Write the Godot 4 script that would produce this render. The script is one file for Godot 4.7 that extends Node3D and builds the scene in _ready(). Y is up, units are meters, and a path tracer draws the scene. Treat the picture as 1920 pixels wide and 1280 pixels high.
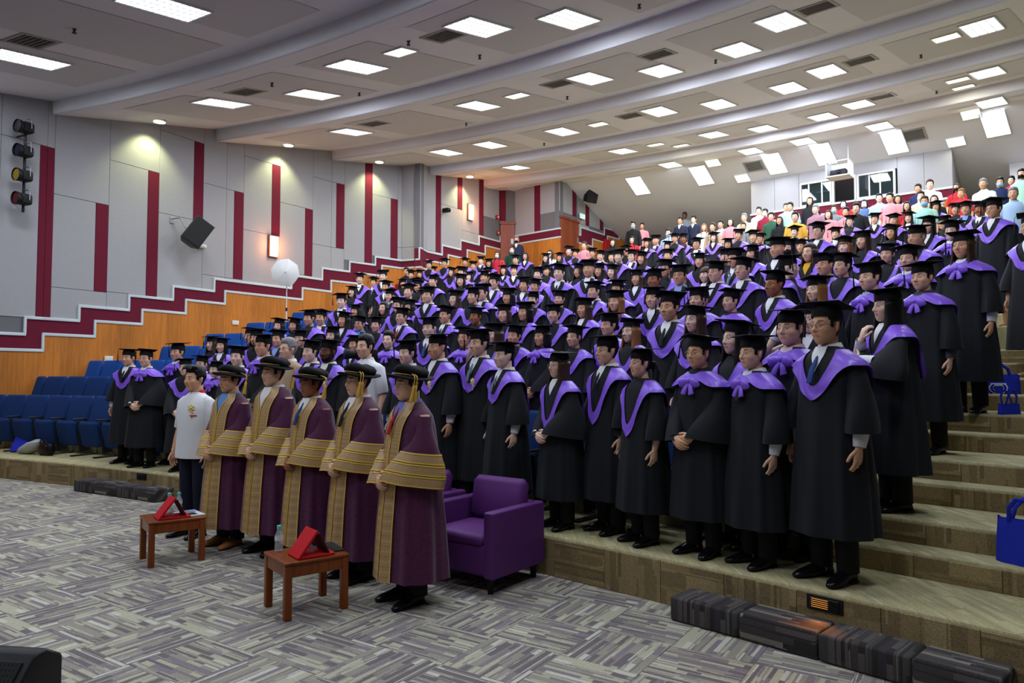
extends Node3D
# A graduation group photograph in a raked lecture theatre. Rows are arcs round one centre far behind the camera; "d" is metres out from the front riser, "a" degrees along the arc.

const CX := -22.128
const CZ := -19.274
const RR := 33.803
const EYE := 1.67
const RISE := 0.325
const RISERS := [0.0, 1.02, 2.04, 3.15, 4.22, 5.3, 6.36, 8.7, 9.74, 10.8, 11.87, 12.93, 14.0, 15.07, 16.14, 17.2, 18.3, 19.4, 20.5]
# ceiling profile: from (d, height) to (d, height); each bay ends in a fascia that drops to the next
const BAYS := [[-26.0, 5.5, -6.0, 6.1], [-6.0, 5.83, -2.0, 6.75], [-2.0, 6.48, 2.07, 7.17], [2.07, 6.9, 6.0, 7.8], [6.0, 7.5, 9.8, 8.28], [9.8, 8.0, 13.1, 8.53], [13.1, 8.25, 16.1, 8.78], [16.1, 8.5, 17.3, 8.62], [17.3, 8.62, 24.0, 6.35]]
# the left wall in plan (x, distance ahead)
const WALL := [Vector2(-18.99, -4.02), Vector2(-9.33, 14.17), Vector2(-7.28, 18.03), Vector2(-5.35, 20.98), Vector2(-3.56, 22.9), Vector2(-2.92, 22.62), Vector2(-2.80, 23.3), Vector2(-0.99, 26.05), Vector2(-0.45, 26.85), Vector2(0.12, 26.85), Vector2(1.71, 25.4), Vector2(2.07, 25.95), Vector2(2.45, 26.5), Vector2(3.75, 28.3), Vector2(6.0, 31.0)]

var M := {}
var SH := {}
var used := {}
var wall_s := [0.0]
var rng := RandomNumberGenerator.new()


class MB:
	var v := PackedVector3Array()
	var uv := PackedVector2Array()
	var col := PackedColorArray()
	var idx := PackedInt32Array()
	var c := Color.WHITE
	var start := 0
	var istart := 0
	var surfaces := []

	func p(q: Vector3, u := Vector2.ZERO) -> int:
		v.append(q)
		uv.append(u)
		col.append(c)
		return v.size() - 1

	func quad(a: int, b: int, d: int, e: int) -> void:
		idx.append_array(PackedInt32Array([a, b, d, a, d, e]))

	func begin() -> void:
		start = v.size()
		istart = idx.size()

	# turn the triangles made since begin() so that their fronts face away from "ref" (or outwards, for a closed shape)
	func face_out(ref = null) -> void:
		var o := Vector3.ZERO
		if ref == null:
			for i in range(start, v.size()):
				o += v[i]
			o /= maxi(1, v.size() - start)
		else:
			o = ref
		var s := 0.0
		for i in range(istart, idx.size(), 3):
			var a := v[idx[i]]
			s += (v[idx[i + 2]] - a).cross(v[idx[i + 1]] - a).dot(a - o)
		if s < 0.0:
			for i in range(istart, idx.size(), 3):
				var t := idx[i + 1]
				idx[i + 1] = idx[i + 2]
				idx[i + 2] = t

	func grid(rows: Array, wrap := false, ref = null, cap := 0) -> void:
		begin()
		var n: int = rows[0].size()
		var m := rows.size()
		for j in m:
			for i in n:
				p(rows[j][i], Vector2(float(i) / maxi(1, n - 1), float(j) / maxi(1, m - 1)))
		for j in m - 1:
			for i in (n if wrap else n - 1):
				var k := (i + 1) % n
				quad(start + j * n + i, start + j * n + k, start + (j + 1) * n + k, start + (j + 1) * n + i)
		for e in 2:
			if cap & (1 << e):
				var r := (m - 1) * n if e else 0
				var mid := Vector3.ZERO
				for i in n:
					mid += v[start + r + i]
				var q := p(mid / n, Vector2(0.5, 0.5))
				for i in n:
					var k := (i + 1) % n
					if e:
						idx.append_array(PackedInt32Array([start + r + i, start + r + k, q]))
					else:
						idx.append_array(PackedInt32Array([start + r + k, start + r + i, q]))
		face_out(ref)

	func tube(path: Array, radii: Array, sides := 8, squash := Vector2.ONE, cap := 3) -> void:
		var rows := []
		var side := Vector3.RIGHT
		for i in path.size():
			var t: Vector3 = (path[mini(i + 1, path.size() - 1)] - path[maxi(i - 1, 0)]).normalized()
			if i == 0:
				side = Vector3.RIGHT if absf(t.x) < 0.8 else Vector3.FORWARD
			side = (side - t * side.dot(t)).normalized()
			var up := t.cross(side)
			var r := PackedVector3Array()
			var rad: float = radii[mini(i, radii.size() - 1)]
			for k in sides:
				var a := TAU * k / sides
				r.append(path[i] + side * cos(a) * rad * squash.x + up * sin(a) * rad * squash.y)
			rows.append(r)
		grid(rows, true, null, cap)

	func ell(o: Vector3, r: Vector3, nu := 12, nv := 8, b := Basis()) -> void:
		var rows := []
		for j in nv + 1:
			var f := -PI / 2 + PI * clampf(float(j) / nv, 0.02, 0.98)
			var row := PackedVector3Array()
			for i in nu:
				var t := TAU * i / nu
				row.append(o + b * Vector3(cos(f) * sin(t) * r.x, sin(f) * r.y, cos(f) * cos(t) * r.z))
			rows.append(row)
		grid(rows, true, null, 3)

	# a box with chamfered edges, size s, centre o
	func box(o: Vector3, s: Vector3, bev := 0.0, b := Basis()) -> void:
		begin()
		var h := s / 2
		if bev <= 0.0:
			for ax in 3:
				for sg in [-1.0, 1.0]:
					var q := []
					for k in [Vector2(-1, -1), Vector2(1, -1), Vector2(1, 1), Vector2(-1, 1)]:
						var w := Vector3.ZERO
						w[ax] = h[ax] * sg
						w[(ax + 1) % 3] = h[(ax + 1) % 3] * k.x
						w[(ax + 2) % 3] = h[(ax + 2) % 3] * k.y
						q.append(p(o + b * w, (k + Vector2.ONE) / 2))
					if sg > 0:
						quad(q[0], q[3], q[2], q[1])
					else:
						quad(q[0], q[1], q[2], q[3])
			face_out()
			return
		var id := {}
		for sx in [-1, 1]:
			for sy in [-1, 1]:
				for sz in [-1, 1]:
					for ax in 3:
						var w := Vector3(sx * (h.x - bev), sy * (h.y - bev), sz * (h.z - bev))
						w[ax] = [sx, sy, sz][ax] * h[ax]
						id[[sx, sy, sz, ax]] = p(o + b * w, Vector2(w[(ax + 1) % 3] / s[(ax + 1) % 3] + 0.5, w[(ax + 2) % 3] / s[(ax + 2) % 3] + 0.5))
		for ax in 3:
			var a1 := (ax + 1) % 3
			var a2 := (ax + 2) % 3
			for sg in [-1, 1]:
				var q := []
				for k in [[-1, -1], [1, -1], [1, 1], [-1, 1]]:
					var w := [0, 0, 0, ax]
					w[ax] = sg
					w[a1] = k[0]
					w[a2] = k[1]
					q.append(id[w])
				_q(q, o, b)
			for s1 in [-1, 1]:
				for s2 in [-1, 1]:
					var q := []
					for k in [[-1, a1], [1, a1], [1, a2], [-1, a2]]:
						var w := [0, 0, 0, k[1]]
						w[ax] = k[0]
						w[a1] = s1
						w[a2] = s2
						q.append(id[w])
					_q(q, o, b)
		for sx in [-1, 1]:
			for sy in [-1, 1]:
				for sz in [-1, 1]:
					_q([id[[sx, sy, sz, 0]], id[[sx, sy, sz, 1]], id[[sx, sy, sz, 2]]], o, b)

	func _q(q: Array, o: Vector3, _b: Basis) -> void:
		var n := (v[q[2]] - v[q[0]]).cross(v[q[1]] - v[q[0]])
		if n.dot(v[q[0]] + v[q[2]] - 2 * o) < 0:
			q.reverse()
		for k in range(1, q.size() - 1):
			idx.append_array(PackedInt32Array([q[0], q[k], q[k + 1]]))

	func flush() -> void:
		if idx.size():
			var n := PackedVector3Array()
			n.resize(v.size())
			for i in range(0, idx.size(), 3):
				var a := v[idx[i]]
				var f := (v[idx[i + 2]] - a).cross(v[idx[i + 1]] - a)
				n[idx[i]] += f
				n[idx[i + 1]] += f
				n[idx[i + 2]] += f
			for i in n.size():
				n[i] = n[i].normalized() if n[i].length_squared() > 1e-20 else Vector3.UP
			var arr := []
			arr.resize(Mesh.ARRAY_MAX)
			arr[Mesh.ARRAY_VERTEX] = v
			arr[Mesh.ARRAY_NORMAL] = n
			arr[Mesh.ARRAY_TEX_UV] = uv
			arr[Mesh.ARRAY_COLOR] = col
			arr[Mesh.ARRAY_INDEX] = idx
			surfaces.append(arr)
		v = PackedVector3Array()
		uv = PackedVector2Array()
		col = PackedColorArray()
		idx = PackedInt32Array()

	func mesh() -> ArrayMesh:
		flush()
		var m := ArrayMesh.new()
		for a in surfaces:
			m.add_surface_from_arrays(Mesh.PRIMITIVE_TRIANGLES, a)
		return m


# ---------------------------------------------------------------- names, tags, places

func numbered(called: String) -> String:
	if not used.has(called):
		used[called] = 0
		return called
	used[called] += 1
	return "%s_%03d" % [called, used[called]]


func tag(o: Node3D, label := "", category := "", group := "", kind := "") -> Node3D:
	for k in [["label", label], ["category", category], ["group", group], ["kind", kind]]:
		if k[1]:
			o.set_meta(k[0], k[1])
	return o


func thing(called: String, label: String, category: String, at := Vector3.ZERO, turn := 0.0, group := "") -> Node3D:
	var o := Node3D.new()
	o.name = numbered(called)
	add_child(o)
	o.position = at
	o.rotation.y = turn
	return tag(o, label, category, group)


func part(called: String, mesh: Mesh, mats, parent: Node = self) -> MeshInstance3D:
	var o := MeshInstance3D.new()
	o.mesh = mesh
	o.name = numbered(called) if parent == self else StringName(called)
	if mats is Array:
		for i in mats.size():
			o.set_surface_override_material(i, mats[i])
	else:
		o.material_override = mats
	o.cast_shadow = GeometryInstance3D.SHADOW_CASTING_SETTING_ON
	if parent == self:
		add_child(o)
	else:
		parent.add_child(o, true)
	return o


func struct(called: String, mesh: Mesh, mat, parent: Node = self) -> MeshInstance3D:
	var o := part(called, mesh, mat, parent)
	o.set_meta("kind", "structure")
	return o


func pol(d: float, a: float, h := 0.0) -> Vector3:
	var t := deg_to_rad(a)
	return Vector3(CX + (RR + d) * sin(t), h, -(CZ + (RR + d) * cos(t)))


# the basis at angle a: x along the row (to the right), y up, z towards the stage
func row_basis(a: float) -> Basis:
	return Basis(Vector3.UP, -deg_to_rad(a))


func xyz(x: float, h: float, ahead: float) -> Vector3:
	return Vector3(x, h, -ahead)


func floor_at(k: int) -> float:
	return RISE * (k + 1)


func ceiling_at(d: float) -> float:
	for b in BAYS:
		if d <= b[2]:
			return lerpf(b[1], b[3], (d - b[0]) / (b[2] - b[0]))
	return 6.3


# a point on the left wall: s metres along it, height h, "off" metres proud
func on_wall(s: float, h: float, off := 0.0) -> Vector3:
	for i in WALL.size() - 1:
		if s <= wall_s[i + 1] or i == WALL.size() - 2:
			var t: Vector2 = (WALL[i + 1] - WALL[i]).normalized()
			var q: Vector2 = WALL[i] + t * (s - wall_s[i]) + Vector2(t.y, -t.x) * off
			return xyz(q.x, h, q.y)
	return Vector3.ZERO


func wall_basis(s: float) -> Basis:
	for i in WALL.size() - 1:
		if s <= wall_s[i + 1] or i == WALL.size() - 2:
			var t: Vector2 = (WALL[i + 1] - WALL[i]).normalized()
			var along := Vector3(t.x, 0, -t.y)
			return Basis(along, Vector3.UP, along.cross(Vector3.UP))
	return Basis()


# a slab on the left wall between s0..s1 and h0..h1, from "back" to "front" metres proud
func wall_slab(mb: MB, s0: float, s1: float, h0: float, h1: float, back: float, front: float, bev := 0.0) -> void:
	var m := (s0 + s1) / 2
	mb.box(on_wall(m, (h0 + h1) / 2, (back + front) / 2), Vector3(s1 - s0, h1 - h0, front - back), bev, wall_basis(m))


# ---------------------------------------------------------------- materials and textures

func srgb(r: float, g: float, b: float) -> Color:
	return Color(r / 255.0, g / 255.0, b / 255.0)


func mat(called: String, c: Color, rough := 0.8, metal := 0.0) -> StandardMaterial3D:
	var m := StandardMaterial3D.new()
	m.resource_name = called
	m.albedo_color = c
	m.roughness = rough
	m.metallic = metal
	m.metallic_specular = 0.35
	m.cull_mode = BaseMaterial3D.CULL_DISABLED
	M[called] = m
	return m


func glow(called: String, c: Color, energy: float) -> StandardMaterial3D:
	var m := mat(called, Color(0.9, 0.9, 0.9), 0.6)
	m.emission_enabled = true
	m.emission = c
	m.emission_energy_multiplier = energy
	return m


func noise_tex(freq: float, c0: Color, c1: Color, seed_ := 1, size := 256) -> NoiseTexture2D:
	var n := FastNoiseLite.new()
	n.seed = seed_
	n.frequency = freq
	n.fractal_octaves = 4
	var t := NoiseTexture2D.new()
	t.width = size
	t.height = size
	t.seamless = true
	t.noise = n
	var g := Gradient.new()
	g.set_color(0, c0)
	g.set_color(1, c1)
	t.color_ramp = g
	return t


func triplanar(m: StandardMaterial3D, t: Texture2D, scale: float) -> void:
	m.albedo_texture = t
	m.uv1_triplanar = true
	m.uv1_world_triplanar = true
	m.uv1_scale = Vector3.ONE * scale


# a carpet tile: yarn lines of a few tones, running along v, broken into stretches
func carpet_image(tones: Array, weights: Array, w: int, seed_: int, longest := 0.7, patch := 0.3) -> ImageTexture:
	var r := RandomNumberGenerator.new()
	r.seed = seed_
	var im := Image.create(w, w, false, Image.FORMAT_RGB8)
	var x := 0
	while x < w:
		var wide := r.randi_range(2, 5)
		if r.randf() < patch:
			wide = r.randi_range(8, 22)
		var y := -r.randi_range(0, w / 3)
		while y < w:
			var l := r.randi_range(int(w * 0.12), int(w * longest))
			var c: Color = tones[r.rand_weighted(PackedFloat32Array(weights))]
			im.fill_rect(Rect2i(x, y, wide, l), c)
			y += l
		x += wide
	for yy in w:
		for xx in w:
			var c := im.get_pixel(xx, yy)
			im.set_pixel(xx, yy, c * r.randf_range(0.86, 1.12))
	im.generate_mipmaps()
	return ImageTexture.create_from_image(im)


func brocade_image() -> ImageTexture:
	var w := 192
	var im := Image.create(w, w, false, Image.FORMAT_RGB8)
	var r := RandomNumberGenerator.new()
	r.seed = 5
	for y in w:
		for x in w:
			var u := fposmod(x * 4.0 / w, 1.0) - 0.5
			var q := fposmod(y * 4.0 / w, 1.0) - 0.5
			var rad := sqrt(u * u + q * q)
			var petals := 0.26 + 0.11 * cos(6.0 * atan2(q, u))
			var dark := absf(rad - petals) < 0.05 or rad < 0.06 or (absf(absf(u) - 0.44) < 0.035 and fposmod(y * 16.0 / w, 1.0) < 0.6)
			var c := Color(0.50, 0.33, 0.25) if dark else Color(0.78, 0.64, 0.42)
			im.set_pixel(x, y, c * r.randf_range(0.85, 1.12))
	im.generate_mipmaps()
	return ImageTexture.create_from_image(im)


func wood_image(c: Color, seed_: int, board: int) -> ImageTexture:
	var w := 256
	var im := Image.create(w, w, false, Image.FORMAT_RGB8)
	var r := RandomNumberGenerator.new()
	r.seed = seed_
	var n := FastNoiseLite.new()
	n.seed = seed_
	n.frequency = 0.02
	var tone := 1.0
	for x in w:
		if x % board == 0:
			tone = r.randf_range(0.90, 1.08)
		for y in w:
			var k := tone * (1.0 + 0.16 * n.get_noise_2d(x * 3.0, y * 0.25))
			if x % board == 0:
				k *= 0.82
			im.set_pixel(x, y, Color(c.r * k, c.g * k, c.b * k))
	im.generate_mipmaps()
	return ImageTexture.create_from_image(im)


func make_materials() -> void:
	mat("ceiling_paint", srgb(224, 222, 226), 0.9)
	mat("ceiling_board", srgb(204, 202, 204), 0.92)
	triplanar(mat("wall_fabric", Color.WHITE, 0.95), noise_tex(0.06, srgb(158, 156, 158), srgb(163, 161, 162), 3), 0.9)
	mat("wall_gap", srgb(110, 108, 110), 0.95)
	triplanar(mat("maroon_fabric", Color.WHITE, 0.95), noise_tex(0.09, srgb(100, 24, 44), srgb(108, 28, 48), 4), 1.4)
	mat("pale_trim", srgb(196, 204, 206), 0.5)
	var w := mat("wall_wood", Color.WHITE, 0.5)
	w.albedo_texture = wood_image(srgb(184, 112, 42), 7, 32)
	w.uv1_triplanar = true
	w.uv1_scale = Vector3(0.95, 0.95, 0.95)
	mat("light_wood", srgb(206, 150, 84), 0.45)
	w = mat("door_wood", Color.WHITE, 0.4)
	w.albedo_texture = wood_image(srgb(128, 62, 36), 9, 64)
	w.uv1_triplanar = true
	w.uv1_scale = Vector3.ONE * 1.2
	w = mat("table_wood", Color.WHITE, 0.28)
	w.albedo_texture = wood_image(srgb(128, 64, 26), 12, 128)
	w.uv1_triplanar = true
	w.uv1_scale = Vector3.ONE * 1.6
	# carpets
	var stage := [srgb(178, 174, 150), srgb(150, 144, 130), srgb(112, 104, 104), srgb(132, 122, 126), srgb(196, 194, 178)]
	for i in 3:
		var t := mat("carpet_%d" % i, Color.WHITE, 0.95)
		t.albedo_texture = carpet_image(stage, [4, 4, 3, 4, 1.2], 256, 20 + i)
	var dark := [srgb(72, 68, 66), srgb(52, 48, 48), srgb(90, 84, 82), srgb(130, 124, 112), srgb(62, 56, 60)]
	for i in 2:
		var t := mat("dark_carpet_%d" % i, Color.WHITE, 0.95)
		t.albedo_texture = carpet_image(dark, [4, 3, 4, 2, 3], 256, 30 + i)
	var rise := [srgb(150, 130, 92), srgb(132, 114, 80), srgb(164, 144, 104), srgb(120, 102, 72)]
	for i in 3:
		var t := mat("riser_carpet_%d" % i, Color.WHITE, 0.95)
		t.albedo_texture = carpet_image(rise, [4, 4, 2, 2], 128, 40 + i, 0.9, 0.35)
	var tread := [srgb(170, 160, 118), srgb(158, 150, 112), srgb(182, 174, 132), srgb(160, 154, 122)]
	triplanar(mat("tread_carpet", Color.WHITE, 0.95), carpet_image(tread, [4, 3, 3, 2], 256, 50, 0.6, 0.3), 1.6)
	# fittings
	mat("black_metal", srgb(24, 24, 26), 0.5)
	mat("black_plastic", srgb(28, 28, 30), 0.45)
	mat("dark_grille", srgb(34, 34, 32), 0.7)
	mat("grey_metal", srgb(150, 152, 154), 0.4, 0.6)
	mat("white_metal", srgb(214, 214, 210), 0.4)
	mat("vent_grey", srgb(160, 156, 150), 0.6)
	mat("vent_dark", srgb(84, 82, 78), 0.8)
	mat("red_paint", srgb(176, 30, 30), 0.4)
	mat("box_red", srgb(196, 22, 34), 0.75)
	mat("box_inside", srgb(70, 14, 14), 0.8)
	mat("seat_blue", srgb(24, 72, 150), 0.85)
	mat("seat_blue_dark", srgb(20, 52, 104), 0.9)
	mat("armchair_purple", srgb(94, 46, 112), 0.55)
	mat("leg_black", srgb(18, 16, 16), 0.4)
	mat("bag_blue", srgb(32, 48, 178), 0.75)
	mat("bag_grey", srgb(168, 170, 168), 0.7)
	mat("bag_black", srgb(16, 16, 18), 0.35)
	mat("print_white", srgb(214, 218, 230), 0.8)
	mat("umbrella_white", srgb(226, 224, 220), 0.8).backlight = Color(0.4, 0.4, 0.4)
	mat("bottle_cap", srgb(96, 206, 190), 0.5)
	mat("paper", srgb(220, 222, 226), 0.6)
	mat("print_dark", srgb(40, 42, 46), 0.5)
	mat("print_blue", srgb(110, 150, 200), 0.5)
	var g := mat("clear_plastic", Color(0.86, 0.93, 0.95, 0.28), 0.06)
	g.transparency = BaseMaterial3D.TRANSPARENCY_ALPHA
	g = mat("window_glass", Color(0.05, 0.16, 0.18, 0.62), 0.03)
	g.transparency = BaseMaterial3D.TRANSPARENCY_ALPHA
	g.metallic_specular = 0.8
	mat("lens", srgb(10, 12, 30), 0.08)
	mat("gel_yellow", srgb(120, 96, 10), 0.3)
	mat("gel_red", srgb(70, 10, 12), 0.3)
	glow("panel_glow", Color(0.93, 0.96, 1.0), 3.4)
	glow("square_glow", Color(1.0, 1.0, 0.88), 3.0)
	glow("sconce_glow", Color(1.0, 0.80, 0.62), 2.6)
	glow("step_glow", Color(1.0, 0.62, 0.22), 1.4)
	glow("exit_green", Color(0.35, 0.85, 0.62), 0.9)
	glow("exit_white", Color(0.85, 0.95, 0.9), 1.0)
	glow("booth_lamp", Color(0.7, 0.95, 1.0), 1.5)
	# people
	for s in [["skin_light", 232, 186, 156], ["skin_pale", 240, 202, 178], ["skin_mid", 222, 170, 134], ["skin_tan", 168, 110, 76], ["skin_dark", 112, 70, 50]]:
		var k := mat(s[0], srgb(s[1], s[2], s[3]), 0.5)
		k.vertex_color_use_as_albedo = true
	mat("eye_white", srgb(206, 200, 194), 0.3)
	mat("eye_dark", srgb(22, 16, 14), 0.2)
	for s in [["hair_k", 20, 18, 18], ["hair_n", 62, 42, 32], ["hair_o", 138, 92, 52], ["hair_g", 128, 126, 124], ["hair_r", 70, 26, 24]]:
		mat(s[0], srgb(s[1], s[2], s[3]), 0.45)
	var gown := mat("gown_black", srgb(24, 26, 30), 0.75)
	gown.rim_enabled = true
	gown.rim = 0.25
	mat("cap_black", srgb(22, 22, 24), 0.85)
	mat("board_black", srgb(14, 14, 16), 0.8)
	var satin := mat("satin_purple", srgb(138, 92, 226), 0.36)
	satin.metallic_specular = 0.5
	mat("tassel_black", srgb(16, 16, 18), 0.7)
	mat("tassel_gold", srgb(222, 176, 74), 0.5)
	var velvet := mat("velvet_maroon", Color.WHITE, 0.7)
	triplanar(velvet, noise_tex(0.05, srgb(66, 18, 52), srgb(92, 36, 74), 9), 2.2)
	velvet.uv1_world_triplanar = false
	velvet.rim_enabled = true
	velvet.rim = 0.5
	var br := mat("brocade", Color.WHITE, 0.5)
	br.albedo_texture = brocade_image()
	br.metallic_specular = 0.6
	mat("gold_trim", srgb(224, 182, 84), 0.4)
	mat("velvet_black", srgb(12, 10, 14), 0.9)
	for s in [["cloth_w", 232, 232, 234], ["cloth_u", 140, 160, 214], ["cloth_c", 40, 160, 220], ["cloth_k", 24, 28, 44], ["cloth_s", 160, 176, 196], ["cloth_p", 226, 196, 206], ["cloth_g", 74, 72, 80], ["cloth_y", 216, 160, 40], ["cloth_r", 190, 30, 36],
		["top_tan", 186, 160, 130], ["top_white", 228, 230, 232], ["top_black", 26, 26, 30], ["top_red", 196, 44, 54], ["top_green", 30, 66, 52], ["top_suit", 36, 40, 64], ["top_pink", 226, 150, 156], ["top_sky", 168, 196, 226], ["top_grey", 132, 138, 142],
		["top_yellow", 222, 214, 168], ["top_navy", 30, 42, 84], ["top_beige", 206, 196, 172], ["top_mint", 168, 214, 196], ["top_blue", 88, 112, 160], ["top_maroon", 134, 30, 48], ["top_forest", 38, 84, 62], ["top_mustard", 220, 166, 66], ["top_mauve", 158, 116, 132],
		["tie_k", 26, 26, 30], ["tie_u", 40, 66, 128], ["tie_s", 100, 116, 132], ["tie_r", 176, 34, 42], ["cloth_lav", 112, 116, 196], ["cloth_blue", 104, 146, 206], ["trousers_black", 18, 18, 21], ["trousers_navy", 24, 26, 46], ["mask_blue", 150, 196, 226], ["mask_white", 222, 222, 230], ["mask_black", 18, 18, 20]]:
		mat(s[0], srgb(s[1], s[2], s[3]), 0.75)
	mat("shoe_black", srgb(16, 16, 18), 0.22)
	mat("shoe_brown", srgb(164, 108, 62), 0.4)
	mat("shoe_white", srgb(226, 224, 220), 0.5)
	mat("frame_dark", srgb(30, 28, 30), 0.3)
	mat("frame_gold", srgb(150, 130, 100), 0.3, 0.5)
	mat("petal", srgb(240, 222, 150), 0.7)
	mat("petal_blue", srgb(50, 50, 170), 0.7)
	mat("stem_green", srgb(90, 120, 60), 0.8)
	mat("watch", srgb(40, 60, 80), 0.2)


# ---------------------------------------------------------------- the human body

func smin(a: float, b: float, k: float) -> float:
	var h := maxf(k - absf(a - b), 0.0) / k
	return minf(a, b) - h * h * k * 0.25


func s_ell(p: Vector3, o: Vector3, r: Vector3) -> float:
	var q := p - o
	var k0 := (q / r).length()
	var k1 := (q / (r * r)).length()
	return k0 * (k0 - 1.0) / maxf(k1, 1e-6)


func s_cap(p: Vector3, a: Vector3, b: Vector3, ra: float, rb: float) -> float:
	var ab := b - a
	var t := clampf((p - a).dot(ab) / ab.dot(ab), 0.0, 1.0)
	return (p - a - ab * t).length() - lerpf(ra, rb, t)


# the head, its centre between the ears, the face towards +z; kind 0 man, 1 woman, 2 full-faced man
func head_sdf(p: Vector3, kind: int) -> float:
	var wide: float = [1.0, 0.95, 1.1][kind]
	var jaw: float = [1.0, 0.9, 1.16][kind]
	var q := Vector3(absf(p.x), p.y, p.z)
	var d := s_ell(q, Vector3(0, 0.036, -0.014), Vector3(0.077 * wide, 0.088, 0.096))
	d = smin(d, s_ell(q, Vector3(0, -0.014, 0.010), Vector3(0.070 * wide, 0.086, 0.080)), 0.02)
	d = smin(d, s_ell(q, Vector3(0, -0.056, 0.022), Vector3(0.055 * jaw, 0.056, 0.062)), 0.03)
	d = smin(d, (q - Vector3(0, -0.094, 0.062)).length() - 0.019, 0.03)
	d = smin(d, (q - Vector3(0.038 * wide, -0.022, 0.056)).length() - 0.028, 0.02)
	d = smin(d, (q - Vector3(0, -0.058, 0.060)).length() - 0.029, 0.02)
	d = smin(d, s_cap(q, Vector3(0.010, 0.027, 0.083), Vector3(0.046, 0.026, 0.066), 0.009, 0.008), 0.014)
	var sock := (q - Vector3(0.031, 0.006, 0.106)).length() - 0.018
	d = -smin(-d, sock, 0.014)
	d = smin(d, s_ell(q, Vector3(0.031, 0.004, 0.076), Vector3(0.017, 0.010, 0.013)), 0.005)
	d = smin(d, s_cap(q, Vector3(0, 0.018, 0.086), Vector3(0, -0.022, 0.104), 0.008, 0.011), 0.010)
	d = smin(d, (q - Vector3(0, -0.026, 0.104)).length() - 0.0125, 0.008)
	d = smin(d, (q - Vector3(0.0125, -0.030, 0.094)).length() - 0.0085, 0.006)
	d = smin(d, s_cap(q, Vector3(0, -0.0545, 0.0905), Vector3(0.021, -0.0585, 0.079), 0.0055, 0.0035), 0.005)
	return smin(d, s_cap(q, Vector3(0, -0.0655, 0.0885), Vector3(0.018, -0.0615, 0.079), 0.0068, 0.004), 0.005)


func head_radius(dir: Vector3, kind: int) -> float:
	var t := 0.2
	for i in 14:
		var s := head_sdf(dir * t, kind)
		t -= s * 0.92
		if absf(s) < 0.0004:
			break
	return t


func head_dir(s: float, f: float) -> Vector3:
	var t := PI * signf(s) * (0.45 * absf(s) + 0.55 * s * s)
	return Vector3(cos(f) * sin(t), sin(f), cos(f) * cos(t))


func head_rows(kind: int, nu: int, nv: int) -> Array:
	var rows := []
	for j in nv + 1:
		var f := deg_to_rad(lerpf(-86.0, 87.0, float(j) / nv))
		var row := PackedVector3Array()
		for i in nu:
			var dir := head_dir(-1.0 + 2.0 * i / nu, f)
			row.append(dir * head_radius(dir, kind))
		rows.append(row)
	return rows


func skin_tint(p: Vector3, kind: int) -> Color:
	var x := absf(p.x)
	if p.z > 0.05:
		var arch := 0.029 + 0.004 * sin(clampf((x - 0.012) / 0.036, 0, 1) * PI)
		if x > 0.012 and x < 0.048 and absf(p.y - arch) < (0.0052 if kind != 1 else 0.0036):
			return Color(0.22, 0.19, 0.18)
		if x > 0.016 and x < 0.046 and p.y > 0.0065 and p.y < 0.0125:
			return Color(0.35, 0.28, 0.26) if kind == 1 else Color(0.52, 0.44, 0.42)
		if x < 0.0235 and p.y < -0.0505 and p.y > -0.0715:
			return Color(0.80, 0.40, 0.40) if kind == 1 else Color(0.76, 0.52, 0.50)
		if x > 0.028 and x < 0.06 and p.y < -0.005 and p.y > -0.05:
			return Color(1.0, 0.90, 0.88)
	return Color.WHITE


func finger(mb: MB, base: Vector3, dir: Vector3, bend: Vector3, length: float, r: float, curl: float, sides: int) -> void:
	var path := [base - dir * 0.012, base]
	var q := base
	var d := dir
	for i in 3:
		d = d.rotated(bend, curl * [0.7, 1.0, 0.7][i])
		q += d * length * [0.45, 0.32, 0.23][i]
		path.append(q)
	mb.tube(path, [r * 1.05, r * 1.1, r, r * 0.92, r * 0.7], sides)


# a hand from its wrist: "down" points to the fingertips, "palm" out of the palm, "thumb" to the thumb's side
func hand(mb: MB, wrist: Vector3, down: Vector3, palm: Vector3, thumb: Vector3, curl: float, fine: bool) -> void:
	down = down.normalized()
	palm = (palm - down * palm.dot(down)).normalized()
	thumb = (thumb - down * thumb.dot(down) - palm * thumb.dot(palm)).normalized()
	var rows := []
	var n := 10 if fine else 6
	for k in [[-0.03, 0.026, 0.021], [0.0, 0.027, 0.020], [0.03, 0.037, 0.020], [0.06, 0.043, 0.018], [0.085, 0.042, 0.015], [0.093, 0.036, 0.009]]:
		var row := PackedVector3Array()
		for i in n:
			var a := TAU * i / n
			row.append(wrist + down * k[0] + thumb * cos(a) * k[1] + palm * (sin(a) * k[2] + 0.003))
		rows.append(row)
	mb.grid(rows, true, null, 3)
	var bend := down.cross(palm).normalized()
	for i in 4:
		var off: float = [0.031, 0.0105, -0.0105, -0.030][i]
		finger(mb, wrist + down * [0.084, 0.089, 0.086, 0.078][i] + thumb * off, (down + thumb * off * 1.2).normalized(), bend, [0.066, 0.076, 0.070, 0.054][i], [0.0092, 0.0095, 0.009, 0.008][i], curl * (1.0 + 0.08 * i), 7 if fine else 4)
	var tb := wrist + down * 0.028 + thumb * 0.030 + palm * 0.006
	var td := (down * 0.72 + thumb * 0.62 + palm * 0.32).normalized()
	var q2 := tb + td * 0.036
	var q3 := q2 + (td * 0.7 + down * 0.55 + palm * 0.25 * curl).normalized() * 0.03
	mb.tube([tb - td * 0.01, tb, q2, q3, q3 + (q3 - q2) * 0.5], [0.0125, 0.0135, 0.011, 0.0098, 0.0065], 7 if fine else 4)


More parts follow.
